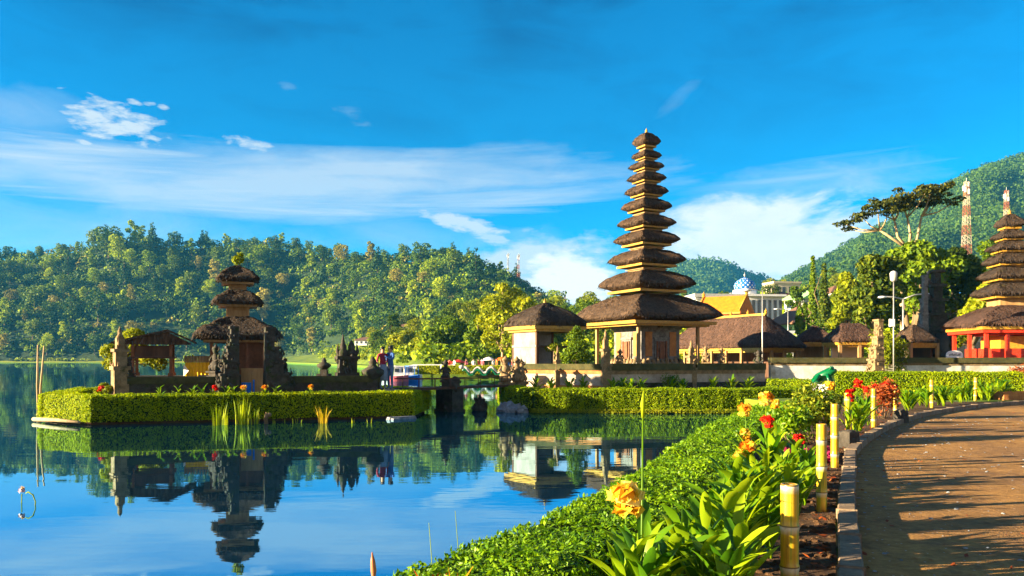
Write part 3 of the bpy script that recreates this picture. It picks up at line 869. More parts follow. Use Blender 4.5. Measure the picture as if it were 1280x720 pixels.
tiers = [(178, 404, 368, .86), (117, 367.5, 339, .76), (94, 335, 312.5, .72), (80, 308.5, 289, .70), (71, 287, 269.5, .68), (62, 266, 249, .68),
         (53, 246.5, 231.5, .68), (47.5, 229, 216, .68), (43, 213.5, 202, .68), (37, 200, 189, .68), (34, 186, 166, .66)]
for i, (w, pe, pt, ff) in enumerate(tiers):
    s_ = w * sc_ * WF / 2; zlo, zhi = zl(pe) - .02, zl(pt); zlo += 0 if i == 0 else .10 * (zhi - zlo); h = zhi - zlo
    nxt = tiers[i + 1][0] * sc_ * WF / 2 * .45 if i < 10 else .10
    t_ = min(.52, h * (.30 if i else .34))
    rf = roof_mb(s_, s_, h, t_, (nxt * 1.02, nxt * 1.02), i, .055, hip=.13, nz=.035 if i == 0 else .02, convex=.90, lens=.62 if i == 0 else 1.0)
    ro = rf.build('thatched_roof', M_thatch, meru); ro.location = (0, 0, zlo)
    fh = .17 if i == 0 else .03 + .045 * s_
    eave_mb(s_ * ff, s_ * ff, -fh * .75, .04, i == 0).build('eave_board', M_gold, ro)
    if i < 10:
        nb = tiers[i + 1]; zn0, zn1 = zhi - .12, zl(nb[1]) - .04
        mb = MB(); mb.box((0, 0, (zn0 + zn1) / 2), (2 * nxt, 2 * nxt, zn1 - zn0)); rect_frame(mb, nxt * 1.12, nxt * 1.12, nxt * .12, zn0 + .6 * (zn1 - zn0), zn0 + .78 * (zn1 - zn0))
        mb.build('neck', M_wood_t, meru)
mb = MB(); finial(mb, zl(166), .55); mb.build('finial', M_gold, meru)

# ---------------- small pavilion by the lake (left of the pagoda)
Dp = 40.0; x_, y_ = at(681, Dp, 0).xy
pav = thing('lake_pavilion', 'thatched pavilion with grey board walls beside the lake bridge', 'pavilion', (x_, y_, .6), R(30))
mb = MB(); stepped(mb, [(1.55, 0, .35), (1.45, .35, .65), (1.55, .65, .82)]); mb.build('plinth', M_band, pav)
zp0, zpe = .82, zat(409, Dp) - .6
mb = MB(); mb.box((-1.15, 0, (zp0 + zpe) / 2 - .05), (.09, 2.2, zpe - zp0 - .1)); mb.box((0, 1.12, (zp0 + zpe) / 2 - .05), (2.4, .09, zpe - zp0 - .1)); mb.box((-1.18, 0, zp0 + 1.42), (.12, 2.3, .10))
mb.build('wall_board', M_panel, pav)
mb = MB(); mb.box((0.08, -1.05, zp0 + 1.40), (2.25, .10, .10)); mb.box((0.08, -.2, zp0 + 1.42), (2.2, 1.6, .06)); mb.box((.5, -.6, zp0 + .25), (1.3, .9, .5)); mb.box((1.15, 0, zp0 + 1.40), (.1, 2.0, .1))
mb.build('inner_shelf', M_wood_d, pav)
for sx_, sy_ in ((-1, -1), (1, -1), (1, 1), (-1, 1)):
    mb = MB(); mb.box((1.15 * sx_, 1.12 * sy_, (zp0 + zpe) / 2), (.13, .13, zpe - zp0)); mb.build('post', M_wood_d, pav)
hz = zat(379, Dp) - .6 - zpe
ro = roof_mb(1.62, 1.62, hz, .30, (.14, .14), 21, .03, hip=.05, nz=.03, convex=.86).build('thatched_roof', M_thatch_m, pav); ro.location = (0, 0, zpe)
eave_mb(1.50, 1.50, -.15, .05).build('eave_board', M_gold, ro)
mb = MB(); finial(mb, hz - .06, .6); mb.build('finial', M_gold, ro)

# ---------------- three-tiered pagoda on the island
IROT = R(20); Dl = 32.3; x_, y_ = at(297, Dl, 0).xy
m3 = thing('island_pagoda', 'three-tiered dark thatched pagoda on the hedged island', 'pagoda', (x_, y_, .78), IROT)
def zi(py): return zat(py, Dl) - .78
scl = Dl / F
mb = MB(); stepped(mb, [(1.45, 0, .5), (1.35, .5, .65), (1.45, .65, .8)]); mb.build('plinth', M_stone_d, m3)
mb = MB(); z1 = zi(424); mb.box((.25, .35, (.8 + z1) / 2), (1.3, 1.3, z1 - .8)); rect_frame(mb, 1.02, 1.02, .1, z1 - .16, z1); mb.box((.2, -.36, 1.55), (1.0, .12, .10)); mb.box((.25, -.34, 1.1), (.62, .1, .7)); mb.build('shrine_body', M_wood_r, m3)
for sx_, sy_ in ((-1, -1), (1, -1), (1, 1), (-1, 1), (-1, 0), (0.35, -1), (-.4, -1)):
    mb = MB(); mb.box((.98 * sx_, .98 * sy_, (.8 + z1) / 2), (.11, .11, z1 - .8)); mb.box((.98 * sx_, .98 * sy_, .88), (.2, .2, .16)); mb.build('post', M_wood_r, m3)
for i, (w, pe, pt, nw) in enumerate(((110, 427, 396, 27), (64, 383, 363, 21), (53, 355, 332, 4))):
    s_ = w * scl / 2 / 1.04; zlo = zi(pe); h = zi(pt) - zlo; nn = nw * scl / 2
    ro = roof_mb(s_, s_, h, min(.24, h * .22), (nn, nn), 31 + i, .03, hip=.08, nz=.04, convex=.82 if i == 2 else .90, lens=.7).build('thatched_roof', M_thatch_m, m3); ro.location = (0, 0, zlo)
    eave_mb(s_ * .74, s_ * .74, -.05, .04, False).build('eave_board', M_wood_t, ro)
    if i < 2:
        z_a, z_b = zi(pt) - .1, zi((383, 355)[i]) - .02
        mb = MB(); mb.box((0, 0, (z_a + z_b) / 2), (2 * nn * .86, 2 * nn * .86, z_b - z_a)); rect_frame(mb, nn, nn, nn * .13, z_b - .14, z_b); rect_frame(mb, nn, nn, nn * .13, z_a, z_a + .1)
        for c_ in ((-1, -1), (1, -1), (1, 1), (-1, 1)): mb.box((nn * .93 * c_[0], nn * .93 * c_[1], (z_a + z_b) / 2), (nn * .14, nn * .14, z_b - z_a - .26))
        mb.build('neck', M_wood_t, m3)
mb = MB(); q = crown(rng, [(0, 0, zi(325), .22, .22, .2), (.1, 0, zi(320), .12, .12, .16)], 160, .16); mb.quads(q); mb.build('sprouting_plant', L_yel, m3)

# ---------------- open gabled pavilion on the island
Dg = 31.5; x_, y_ = at(197, Dg, 0).xy
gp = thing('open_pavilion', 'small open pavilion with dark gabled roof on island wall', 'pavilion', (x_, y_, .78), IROT)
def zg(py): return zat(py, Dg) - .78
mb = MB(); mb.box((-.2, .2, .38), (2.5, 1.9, .76)); mb.build('plinth', M_stone_d, gp)
e0, rz_ = zg(428), zg(412.5)
mb = MB(); Y0, Y1 = -1.0, 1.2
prof = [(-1.55, e0), (.42, rz_), (1.42, e0 + .02)]
for (a, b) in ((0, 1), (1, 2)):
    (xa, za), (xb, zb_) = prof[a], prof[b]
    mb.add([(xa, Y0, za), (xb, Y0, zb_), (xb, Y1, zb_), (xa, Y1, za), (xa, Y0, za - .07), (xb, Y0, zb_ - .07), (xb, Y1, zb_ - .07), (xa, Y1, za - .07)],
           [(0, 1, 2, 3), (7, 6, 5, 4), (0, 4, 5, 1), (3, 2, 6, 7), (0, 3, 7, 4), (1, 5, 6, 2)])
mb.build('gabled_roof', M_thatch, gp)
mb = MB(); mb.add([(-1.3, Y0 + .1, e0 - .02), (1.2, Y0 + .1, e0 - .02), (.42, Y0 + .1, rz_ - .1)], [(0, 1, 2)]); mb.add([(-1.3, Y0 + .14, e0 - .02), (1.2, Y0 + .14, e0 - .02), (.42, Y0 + .14, rz_ - .1)], [(2, 1, 0)]); mb.box((0, Y0 + .12, e0 - .06), (2.5, .06, .09)); mb.build('gable_board', M_thatch, gp)
for x in (-.82, .52):
    for y in (-.7, .85):
        mb = MB(); mb.box((x, y, (.76 + e0) / 2), (.11, .11, e0 - .76)); mb.box((x, y, .82), (.2, .2, .12)); mb.build('post', M_wood_r, gp)
mb = MB(); mb.box((-.15, .05, zg(439)), (1.30, 1.5, .42)); mb.box((-.15, .05, zg(439) - .25), (1.62, 1.75, .07)); mb.build('storage_box', M_wood_d, gp)

# ---------------- platform with yellow cloth
x_, y_ = at(253, 32.0, 0).xy
op = thing('offering_platform', 'offering platform wrapped in yellow cloth with pale picket rail', 'platform', (x_, y_, .78), R(2))
def zo(py): return zat(py, 32.0) - .78
mb = MB(); nfold = 26; ring = []
for k in range(nfold * 2):
    t = k / (nfold * 2) * 4; q = int(t); u = -1 + 2 * (t - q); x, y = [(u, -1), (1, u), (-u, 1), (-1, -u)][q]
    d = .02 * (1 if k % 2 else -1); ring.append((x * (.47 + d), y * (.6 + d)))
mb.prism(ring, zo(470), zo(453)); mb.build('cloth_skirt', M_cloth_y, op)
mb = MB(); mb.box((0, 0, zo(470) / 2), (1.0, 1.25, zo(470))); mb.build('base', M_stone_d, op)
mb = MB()
for k in range(9):
    for y in (-.6, .6): mb.box((-.47 + .94 * k / 8, y, zo(449)), (.05, .03, .26))
for y in (-.6, .6): mb.box((0, y + .02, zo(451)), (1.0, .03, .04))
for k in range(1, 8): 
    for x in (-.5, .5): mb.box((x, -.6 + 1.2 * k / 8, zo(449)), (.03, .05, .26))
mb.build('picket_rail', M_wood_t, op)
mb = MB(); mb.add([(-.52, -.62, zo(470)), (-.52, -.62, zo(455)), (-.30, -.66, zo(463)), (-.42, -.72, zo(468))], [(0, 3, 2, 1), (0, 1, 2, 3)]); mb.build('white_cloth', M_cloth_w, op)

# ---------------- island walls and carved work
def wall_thing(name, label, line, w, parts, group=None):
    """parts: (part name, extra width, z0, z1, material)"""
    t = thing(name, label, 'wall', (line[0][0], line[0][1], 0), 0, group); o = line[0]
    loc = [(x - o[0], y - o[1]) for x, y in line]
    for nm, ex, z0, z1, m_ in parts:
        mb = MB(); mb.sweep(loc, w + ex, z0, z1); mb.build(nm, m_, t)
    return t


def along(px0, D0, px1, D1, n=2):
    a, b = at(px0, D0, 0), at(px1, D1, 0); return [tuple(a.lerp(b, i / (n - 1)).xy) for i in range(n)]


wp = [('wall_body', 0, .5, 1.32, M_stone_d), ('mossy_cap', .14, 1.32, 1.56, M_moss), ('base_course', .10, .48, .86, M_stone_d)]
wall_thing('stone_wall', 'low dark mossy wall in front of the open pavilion on island', along(153, 28.4, 279, 29.5, 4), .35, wp)
wall_thing('stone_wall', 'low dark mossy wall between island gate and the two people', along(360, 30.0, 474, 31.0, 4), .35, wp)


def split_gate_half(name, label, px, D, z0, ptop, side, hw, depth, mat, rz, seed, steps=5, group=None):
    """half of a split gate: flat inner face, outer side stepping inwards to a spire. side=-1: steps on its left"""
    x_, y_ = at(px, D, 0).xy; t = thing(name, label, 'gate', (x_, y_, z0), rz, group); h = zat(ptop, D) - z0
    mb = MB(); zz = 0
    for i in range(steps):
        f = i / steps; w = hw * (1 - f) ** .8 + .10; z1 = h * (i + 1) / steps * (.92 if i < steps - 1 else 1)
        mb.box((side * w / 2, 0, (zz + z1) / 2), (w, depth * (1 - .55 * f), z1 - zz)); mb.box((side * (w + .05) / 2, 0, z1 - .05), (w + .05, depth * (1 - .55 * f) + .1, .09))
        zz = z1
    r = random.Random(seed)
    for i in range(steps):
        f = i / steps; w = hw * (1 - f) ** .8 + .10; z1 = h * (i + 1) / steps * .92
        for k in range(3):
            q = (.075 + .04 * r.random()) * (1 - .4 * f) * hw / .55
            c = Vector((side * (w + .02), r.uniform(-.3, .3) * depth, z1 - r.random() * h / steps)); mb.ball(c, (q, q, q * 1.3), 7, 5, .5, seed + i * 3 + k)
            mb.tube([c, c + Vector((side * q * 1.3, 0, q)), c + Vector((side * q * .9, 0, q * 2.8))], [q * .5, q * .4, q * .08], 5)
            mb.ball((side * w * r.random(), -depth * (1 - .55 * f) / 2, z1 - r.random() * h / steps), q * .8, 7, 5, .5, i)
    mb.build('stone_body', mat, t)
    return t


split_gate_half('split_gate', 'dark carved split gate half beside the yellow-wrapped platform', 298, 29.0, .7, 408, -1, .62, .6, M_stone_d, R(27), 3)
split_gate_half('split_gate', 'dark carved split gate half with ivy-green stone and pale inner edge', 331, 29.3, .7, 409, 1, .80, .6, M_stone_d, R(27), 8)
x_, y_ = at(315, 29.25, 0).xy
gd = thing('gate_door', 'low tan door with blue cloth inside the island gate', 'door', (x_, y_, .78), R(6))
mb = MB(); zt = zat(461, 29.25) - .78; mb.box((-.19, 0, zt / 2), (.38, .05, zt)); mb.box((.2, 0, zt / 2), (.38, .05, zt)); rect_frame(mb, .40, .03, .02, zt - .05, zt + .02); mb.build('door_leaf', M_wood_t, gd)
mb = MB(); mb.box((-.19, -.04, zt * .28), (.34, .02, zt * .5)); mb.box((.07, -.04, zt * .35), (.06, .02, zt * .55)); mb.build('blue_cloth', M_cloth_b, gd)


def carved_pillar(name, label, px, D, z0, ptop, hw, mat, seed, rz=0, group=None, spire=True, knobs=18):
    x_, y_ = at(px, D, 0).xy; t = thing(name, label, 'pillar', (x_, y_, z0), rz, group); h = zat(ptop, D) - z0
    mb = MB(); stepped(mb, [(hw * 1.25, 0, h * .10), (hw, h * .10, h * .42), (hw * 1.2, h * .42, h * .47), (hw * .8, h * .47, h * .66), (hw * 1.05, h * .66, h * .70), (hw * .55, h * .70, h * .84)]); carve(mb, hw, h * .08, h * .8, seed, knobs)
    mb.build('shaft', mat, t)
    mb = MB(); mb.lathe([(hw * .6, h * .84), (hw * .3, h * .90), (hw * .35, h * .93), (hw * .06, h)], 8); mb.build('spire', mat, t)
    return t


def statue(name, label, px, D, z0, ptop, mat, seed, rz=0, group=None, ped=.35, cat='statue'):
    """crouching guardian with headdress on a pedestal"""
    x_, y_ = at(px, D, 0).xy; t = thing(name, label, cat, (x_, y_, z0), rz, group); h = zat(ptop, D) - z0; p = h * ped; s_ = h - p; w = s_ * .215
    mb = MB(); stepped(mb, [(w * 1.15, 0, p * .3), (w * .85, p * .3, p * .75), (w * 1.2, p * .75, p)]); mb.build('pedestal', mat, t)
    mb = MB(); mb.ball((0, 0, p + s_ * .20), (w, w * .85, s_ * .22), 10, 7, .35, seed); mb.ball((0, 0, p + s_ * .46), (w * .75, w * .6, s_ * .22), 10, 7, .35, seed + 1)
    mb.ball((0, -w * .1, p + s_ * .74), (w * .50, w * .5, s_ * .14), 10, 7, .3, seed + 2)
    for sd_ in (-1, 1):
        mb.tube([(sd_ * w * .65, 0, p + s_ * .58), (sd_ * w * 1.15, -w * .3, p + s_ * .42), (sd_ * w * .5, -w * .8, p + s_ * .36)], [w * .25, w * .2, w * .15], 6)
        mb.ball((sd_ * w * .7, -w * .5, p + s_ * .12), (w * .42, w * .5, s_ * .12), 8, 6, .3, seed + 4)
    mb.build('figure', mat, t)
    mb = MB(); mb.lathe([(w * .62, p + s_ * .80), (w * .66, p + s_ * .86), (w * .3, p + s_ * .92), (w * .06, p + s_)], 8)
    for sd_ in (-1, 1): mb.tube([(sd_ * w * .5, 0, p + s_ * .74), (sd_ * w * .85, 0, p + s_ * .8), (sd_ * w * .8, 0, p + s_ * .93)], [w * .18, w * .14, w * .03], 5)
    mb.build('headdress', mat, t)
    return t


carved_pillar('carved_pillar', 'slim carved corner pillar with spire beside the open pavilion', 150, 28.3, .7, 408, .24, M_stone_t, 11, R(40))
statue('guardian_statue', 'squat dark statue on the wall end below open pavilion roof', 162, 28.4, 1.56, 445, M_stone_d, 4, R(-30), ped=.2)
statue('guardian_statue', 'dark horned statue on wall beside the yellow-wrapped platform', 270, 30.2, 1.5, 430, M_stone_d, 5, R(-30), ped=.2)
statue('guardian_statue', 'dark statue crouching on wall beside the ivy-green gate half', 356, 29.9, 1.5, 446, M_stone_d, 9, R(-30), ped=.2)
t = thing('stone_shrine', 'dark twin-spired stone shrine on the island wall', 'shrine', at(434, 31.3, 1.5), IROT)
mb = MB(); stepped(mb, [(.42, 0, .18), (.34, .18, .7), (.44, .7, .82)]); carve(mb, .36, .1, .9, 3, 22); mb.build('stone_base', M_stone_d, t)
for dx, hh in ((-.16, 1.66), (.17, 1.45)):
    mb = MB(); mb.lathe([(.22, .8), (.2, 1.0), (.13, 1.1), (.15, 1.18), (.08, 1.35), (.02, hh)], 7, (dx, 0, 0)); 
    mb.tube([(dx * 1.6, 0, .85), (dx * 2.4, 0, 1.0), (dx * 2.2, 0, 1.3)], [.1, .07, .02], 5); mb.build('spire', M_stone_d, t)


def urn(label, px, D, z0, ptop, r_):
    x_, y_ = at(px, D, 0).xy; t = thing('stone_urn', label, 'urn', (x_, y_, z0), 0); h = zat(ptop, D) - z0
    mb = MB(); stepped(mb, [(r_ * .9, 0, h * .12), (r_ * .5, h * .12, h * .35)]); mb.build('foot', M_stone_d, t)
    mb = MB(); mb.lathe([(r_ * .45, h * .35), (r_, h * .52), (r_ * 1.05, h * .62), (r_ * .5, h * .72), (r_ * .32, h * .78), (r_ * .4, h * .84), (r_ * .1, h)], 12); mb.build('bowl', M_stone_d, t)
    return t


urn('small dark lidded stone urn on the island wall', 405, 30.6, 1.56, 447, .26)
urn('wide dark lotus-shaped stone urn next to the people', 466, 30.9, .9, 446, .42)

# ---------------- bridge
ba, bb = Vector((-4.35, 31.6, 0)), Vector((-0.25, 36.0, 0)); bd = (bb - ba); bl = bd.length; ba_ = math.atan2(bd.y, bd.x)
br = thing('foot_bridge', 'thin dark footbridge with low rail between the islands', 'bridge', (ba.x, ba.y, 0), ba_)
mb = MB(); mb.box((bl / 2, 0, 1.0), (bl, 1.0, .07)); 
for k in range(int(bl / .3)): mb.box((.15 + k * .3, 0, 1.045), (.26, 1.04, .022))
mb.build('deck', M_wood_d, br)
for y in (-.5, .5):
    mb = MB(); mb.tube([(0, y, 1.42), (bl * .5, y, 1.38), (bl, y, 1.46)], .022, 6)
    for k in range(7): mb.tube([(bl * (k + .5) / 7, y, 1.0), (bl * (k + .5) / 7, y, 1.40)], .018, 6)
    mb.build('rail', M_wood_d, br)
t = thing('bridge_pier', 'dark stone pier standing in water under the footbridge', 'pier', at(562, 33.6, -.4), ba_)
mb = MB(); stepped(mb, [(.36, 0, .5), (.32, .5, 1.36)], sy=1.6); carve(mb, .33, .5, 1.3, 5, 8); mb.build('stone_block', M_stone_d, t)
statue('guardian_statue', 'stone statue standing on bridge pier in mid channel', 557, 33.4, .96, 449, M_stone_d, 14, 0, ped=.3)
t = thing('boulder', 'dark rounded boulder perched beside the pier statue', 'rock', at(568, 33.3, .95)); mb = MB(); mb.ball((0, 0, .22), (.28, .25, .3), 10, 7, .6, 3); mb.build('stone', M_stone_d, t)
statue('guardian_statue', 'tan statue at lake end of bridge nearer the channel', 632, 36.2, .62, 444, M_stone_t, 15, 0, ped=.3)
statue('guardian_statue', 'tan statue at bridge end nearer the grey-boarded pavilion', 646, 36.6, .62, 445, M_stone_t, 17, .3, ped=.3)
statue('guardian_statue', 'small tan statue in front of the pavilion grey board wall', 652, 37.2, .62, 449, M_stone_t, 19, .3, ped=.35)
for i, (px, py, D, r_, m_, lb) in enumerate(((600, 513, 34.2, .3, M_stone_d, 'dark pointed rock rising from channel water'), (630, 511, 33.4, .32, M_rock, 'pale grey rock at hedge corner nearest the dark pointed rock'), (641, 511, 33.0, .36, M_rock, 'large pale grey rock at hedge foot'), (652, 513, 32.6, .24, M_rock, 'low grey rock ending the row at hedge foot'))):
    x_, y_ = at(px, D, 0).xy; mb = MB(); mb.ball((0, 0, .1), (r_, r_ * .9, r_ * (1.7 if i == 0 else .8)), 10, 8, .7, i + 5, smooth=False); o = mb.build('lake_rock', m_); o.location = (x_, y_, 0); tag(o, lb, 'rock')

# ---------------- compound wall by the pagoda
def compound(label, line):
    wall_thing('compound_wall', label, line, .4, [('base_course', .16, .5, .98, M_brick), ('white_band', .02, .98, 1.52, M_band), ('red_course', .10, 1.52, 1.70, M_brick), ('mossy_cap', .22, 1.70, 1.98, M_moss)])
def compound_shaded(label, line):  # same wall for its shaded stretches, shade put into darker course materials
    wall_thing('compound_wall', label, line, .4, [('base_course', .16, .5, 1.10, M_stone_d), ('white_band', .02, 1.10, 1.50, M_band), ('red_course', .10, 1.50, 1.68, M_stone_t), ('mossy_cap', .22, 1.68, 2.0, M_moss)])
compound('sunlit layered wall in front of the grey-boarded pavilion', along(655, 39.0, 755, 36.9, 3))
compound_shaded('shaded layered wall with dark cap below the tall pagoda', along(760, 36.9, 862, 38.2, 3))
compound_shaded('dark-capped wall below the long brown pavilion', along(868, 38.4, 953, 39.5, 3))
carved_pillar('carved_pillar', 'tan carved gatepost at wall corner before the tall pagoda', 757, 36.7, .62, 412, .20, M_stone_t, 22, .3)
carved_pillar('carved_pillar', 'tan carved pillar at right foot of the tall pagoda', 864, 38.3, .62, 425, .2, M_stone_t, 24, .3)
carved_pillar('carved_pillar', 'short tan pillar standing before the sunlit layered wall', 697, 37.9, .62, 432, .14, M_stone_t, 26, .3, knobs=8)
statue('guardian_statue', 'pale statue seated at pagoda base behind the corner gatepost', 775, 38.6, 1.5, 436, M_stone_t, 27, -.3)
statue('guardian_statue', 'pale statue standing before the posts of long brown pavilion', 882, 39.2, 1.6, 432, M_stone_t, 29, -.3)
statue('guardian_statue', 'second pale statue from the pagoda before long brown pavilion', 902, 39.4, 1.6, 434, M_stone_t, 33, -.3)
statue('guardian_statue', 'dark stone figure at the end of wall beside lamp post', 948, 39.6, 1.2, 437, M_stone_d, 35, -.3)

# ---------------- long pavilion and the small ones behind
def hall(name, label, pxc, D, rot, hx, hy, pe, ptop, ridge, z0, posts, roofm, seed, eave=.92, wallm=None, backwall=True, rail=None, anchor=None):
    """anchor: local corner (-1..1) that stands at pixel column pxc, depth D"""
    c = at(pxc, D, 0)
    if anchor:
        a = Matrix.Rotation(rot, 2) @ Vector((anchor[0] * hx, anchor[1] * hy)); c = Vector((c.x - a.x, c.y - a.y, 0))
    t = thing(name, label, 'pavilion', (c.x, c.y, z0), rot); ze = zat(pe, D) - z0; h = zat(ptop, D) - z0 - ze
    ro = roof_mb(hx, hy, h, min(.28, h * .2), ridge, seed, .01, hip=.02, nz=.02, convex=.95).build('thatched_roof', roofm, t); ro.location = (0, 0, ze)
    eave_mb(hx * eave, hy * eave, -.16, .05).build('eave_board', M_gold, ro)
    mb = MB(); mb.box((0, 0, .2), (hx * 1.8, hy * 1.8, .4)); mb.build('plinth', M_stone_t, t)
    for x, y in posts:
        mb = MB(); mb.box((x * hx * .84, y * hy * .84, (.4 + ze) / 2), (.16, .16, ze - .4)); mb.build('post', M_wood_t, t)
    if backwall:
        mb = MB(); mb.box((hx * .55 if hx < hy else 0, hy * .6 if hy <= hx else 0, (.4 + ze) / 2), (.12 if hx < hy else hx * 1.3, .12 if hy <= hx else hy * 1.5, ze - .45)); mb.build('back_wall', wallm or M_wood_d, t)
    if rail:
        mb = MB(); mb.box((-hx * .84, 0, .8), (.08, hy * 1.6, .5)); mb.build('low_rail', rail, t)
    return t, ro, ze, h


t, ro, ze, h = hall('long_pavilion', 'long open pavilion under a brown hipped thatched roof', 955, 48.0, R(25), 1.9, 5.2, 434.5, 391, (.10, 3.3), .6,
                    [(-1, y) for y in (-1, -.66, -.33, 0, .33, .66, 1)] + [(x, -1) for x in (-.33, .33, 1)] + [(1, 1)], M_thatch_b, 51, anchor=(-1, -1))
mb = MB(); mb.box((0, 0, h + .05), (.2, 6.6, .16))
for k in range(5): finial(mb2 := MB(), 0, .7); mb.add([v + Vector((0, -3.3 + 1.65 * k, h + .1)) for v in mb2.v], mb2.f)
mb.build('ridge_crest', M_gold, ro)
hall('small_pavilion', 'small thatched pavilion beside the long brown hall', 1018, 52.0, R(-10), 1.25, 1.25, 428, 407, (.1, .1), .6, [(-1, -1), (1, -1), (1, 1), (-1, 1)], M_thatch_b, 53, wallm=M_wood_t)
hall('small_pavilion', 'small thatched pavilion with gold eave beside carved gate post', 1064, 46.0, R(0), 1.30, 1.3, 428, 404, (.55, .1), .6, [(-1, -1), (1, -1), (1, 1), (-1, 1), (0, -1)], M_thatch_b, 55, wallm=M_cream)
hall('small_pavilion', 'dark thatched shelter in front of the tall stone gate', 1141, 47.0, R(12), 1.05, 1.1, 429, 406, (.1, .1), .6, [(-1, -1), (1, -1), (1, 1), (-1, 1)], M_thatch, 57, eave=.9, wallm=M_wood_d)

# ---------------- red-based pagoda at the right
Dr_ = 41.5; x_, y_ = at(1262, Dr_, 0).xy
m7 = thing('red_pagoda', 'seven-tiered thatched pagoda on a red painted shrine', 'pagoda', (x_, y_, .6), R(-8))
def zr7(py): return zat(py, Dr_) - .6
s7 = Dr_ / F
mb = MB(); stepped(mb, [(2.2, 0, .7), (2.1, .7, 1.1), (2.2, 1.1, 1.3)]); mb.build('plinth', M_stone_d, m7)
ze = zr7(411)
mb = MB(); mb.box((.2, .1, 1.72), (3.4, 3.2, .84)); mb.box((.35, .2, ze - .25), (2.9, 2.7, .22)); rect_frame(mb, 2.2, 2.2, .14, ze - .26, ze - .02); mb.build('red_shrine', M_red, m7)
mb = MB(); mb.box((.45, .3, 2.4), (2.5, 2.3, .75)); mb.box((-1.12, .0, 1.95), (.06, 1.3, .28)); mb.build('gilded_panel', M_gold, m7)
for sx_, sy_ in ((-1, -1), (1, -1), (1, 1), (-1, 1), (-.5, -1), (-1, 0)):
    mb = MB(); mb.box((1.95 * sx_, 1.95 * sy_, (1.3 + ze) / 2 - .02), (.16, .16, ze - 1.3)); mb.build('post', M_red, m7)
c7 = 1262
for i, (tip, pe, pt, ff) in enumerate(((1185, 411, 382, .9), (1216, 373, 353, .76), (1224, 351, 334, .74), (1229, 332, 317, .72), (1234, 315, 302, .70), (1240, 300, 288, .70), (1244, 286, 268, .68))):
    s_ = (c7 - tip) * s7 / 1.27; zlo, zhi = zr7(pe), zr7(pt); h = zhi - zlo
    tips = (1185, 1216, 1224, 1229, 1234, 1240, 1244); nxt = (c7 - tips[i + 1]) * s7 / 1.27 * .52 if i < 6 else .12
    ro = roof_mb(s_, s_, h, min(.4, h * .32), (nxt, nxt), 61 + i, .045, hip=.10, nz=.03, convex=.9, lens=.5 if i == 0 else .85).build('thatched_roof', M_thatch_b if i == 0 else M_thatch_m, m7); ro.location = (0, 0, zlo)
    eave_mb(s_ * ff, s_ * ff, -.10 if i == 0 else -.05, .05, i == 0).build('eave_board', M_gold, ro)
    if i < 6:
        zn1 = zr7((411, 373, 351, 332, 315, 300, 286)[i + 1]) - .04
        mb = MB(); mb.box((0, 0, (zhi - .1 + zn1) / 2), (2 * nxt, 2 * nxt, zn1 - zhi + .1)); mb.build('neck', M_wood_t, m7)
mb = MB(); finial(mb, zr7(268), .6); mb.build('finial', M_gold, m7)

# ---------------- white wall, gate posts, tall gate
t = wall_thing('white_wall', 'long weathered white wall with mossy dark capping', along(962, 39.8, 1420, 38.6, 6), .4,
               [('wall_body', 0, .4, 1.90, M_white), ('upper_course', .06, 1.90, 2.02, M_stone_t), ('mossy_cap', .26, 2.02, 2.28, M_moss)])
split_gate_half('split_gate', 'tall pale stepped gate post beside the lamp with box lantern', 1101, 38.4, .6, 399, -1, .55, .7, M_stone_t, R(10), 41, 6)
t = thing('tall_gate', 'tall dark stepped stone gate rising behind the white wall', 'gate', at(1170, 50, .6), R(-10)); h = zat(338, 50) - .6
mb = MB()
for i in range(8):
    f = i / 8; w = 1.05 * (1 - f) ** 1.45 + .12; mb.box((0, 0, h * (i + .5) / 8), (2 * w, 1.3 * (1 - .5 * f), h / 8)); mb.box((0, 0, h * (i + 1) / 8 - .08), (2 * w + .42, 1.3 * (1 - .5 * f) + .3, .16))
carve(mb, .85, .3, h * .55, 9, 40); carve(mb, .4, h * .5, h * .9, 10, 20); mb.build('stone_tower', M_stone_d, t)
mb = MB(); mb.box((.1, -.72, 1.9), (.75, .12, 2.6)); mb.build('doorway', M_glassd, t)
mb = MB(); mb.box((0, -.68, 1.05), (2.1, .14, .45)); mb.build('gold_band', M_gold, t)
mb = MB()
for i in range(8):
    f = i / 8; w = 1.05 * (1 - f) ** 1.45 + .12; zq = h * (i + .5) / 8
    mb.tube([(-w - .1, 0, zq - h / 18), (-w - .38, 0, zq), (-w - .2, 0, zq + h / 14)], [.16, .13, .03], 5)
mb.build('lit_edge_scrolls', M_stone_g, t)  # paler stone on the left scrolls only, standing in for the sunlit edge
split_gate_half('split_gate', 'slim pale gate half standing against the tall dark gate', 1158, 49.0, .6, 344, -1, .5, .7, M_stone_g, R(0), 47, 7)

sgn = thing('sign_board', 'white rounded sign board above the white wall', 'sign', at(1193, 40.3, 2.25), 0)
mb = MB(); n = 14; pts = [(-.42, 0)] + [(-.42 * math.cos(math.pi * k / n), .18 + .22 * math.sin(math.pi * k / n)) for k in range(n + 1)] + [(.42, 0)]
mb.prism([(a, b) for a, b in pts], -.03, .03, M=Matrix.Rotation(math.pi / 2, 4, 'X')); mb.build('board', M_wht, sgn)
mb = MB()
for k in range(9): mb.box((-.26 + .065 * k, -.036, .16 + .012 * (k % 3)), (.035, .012, .07 + .02 * ((k * 7) % 3)))
mb.build('lettering', M_glassd, sgn)

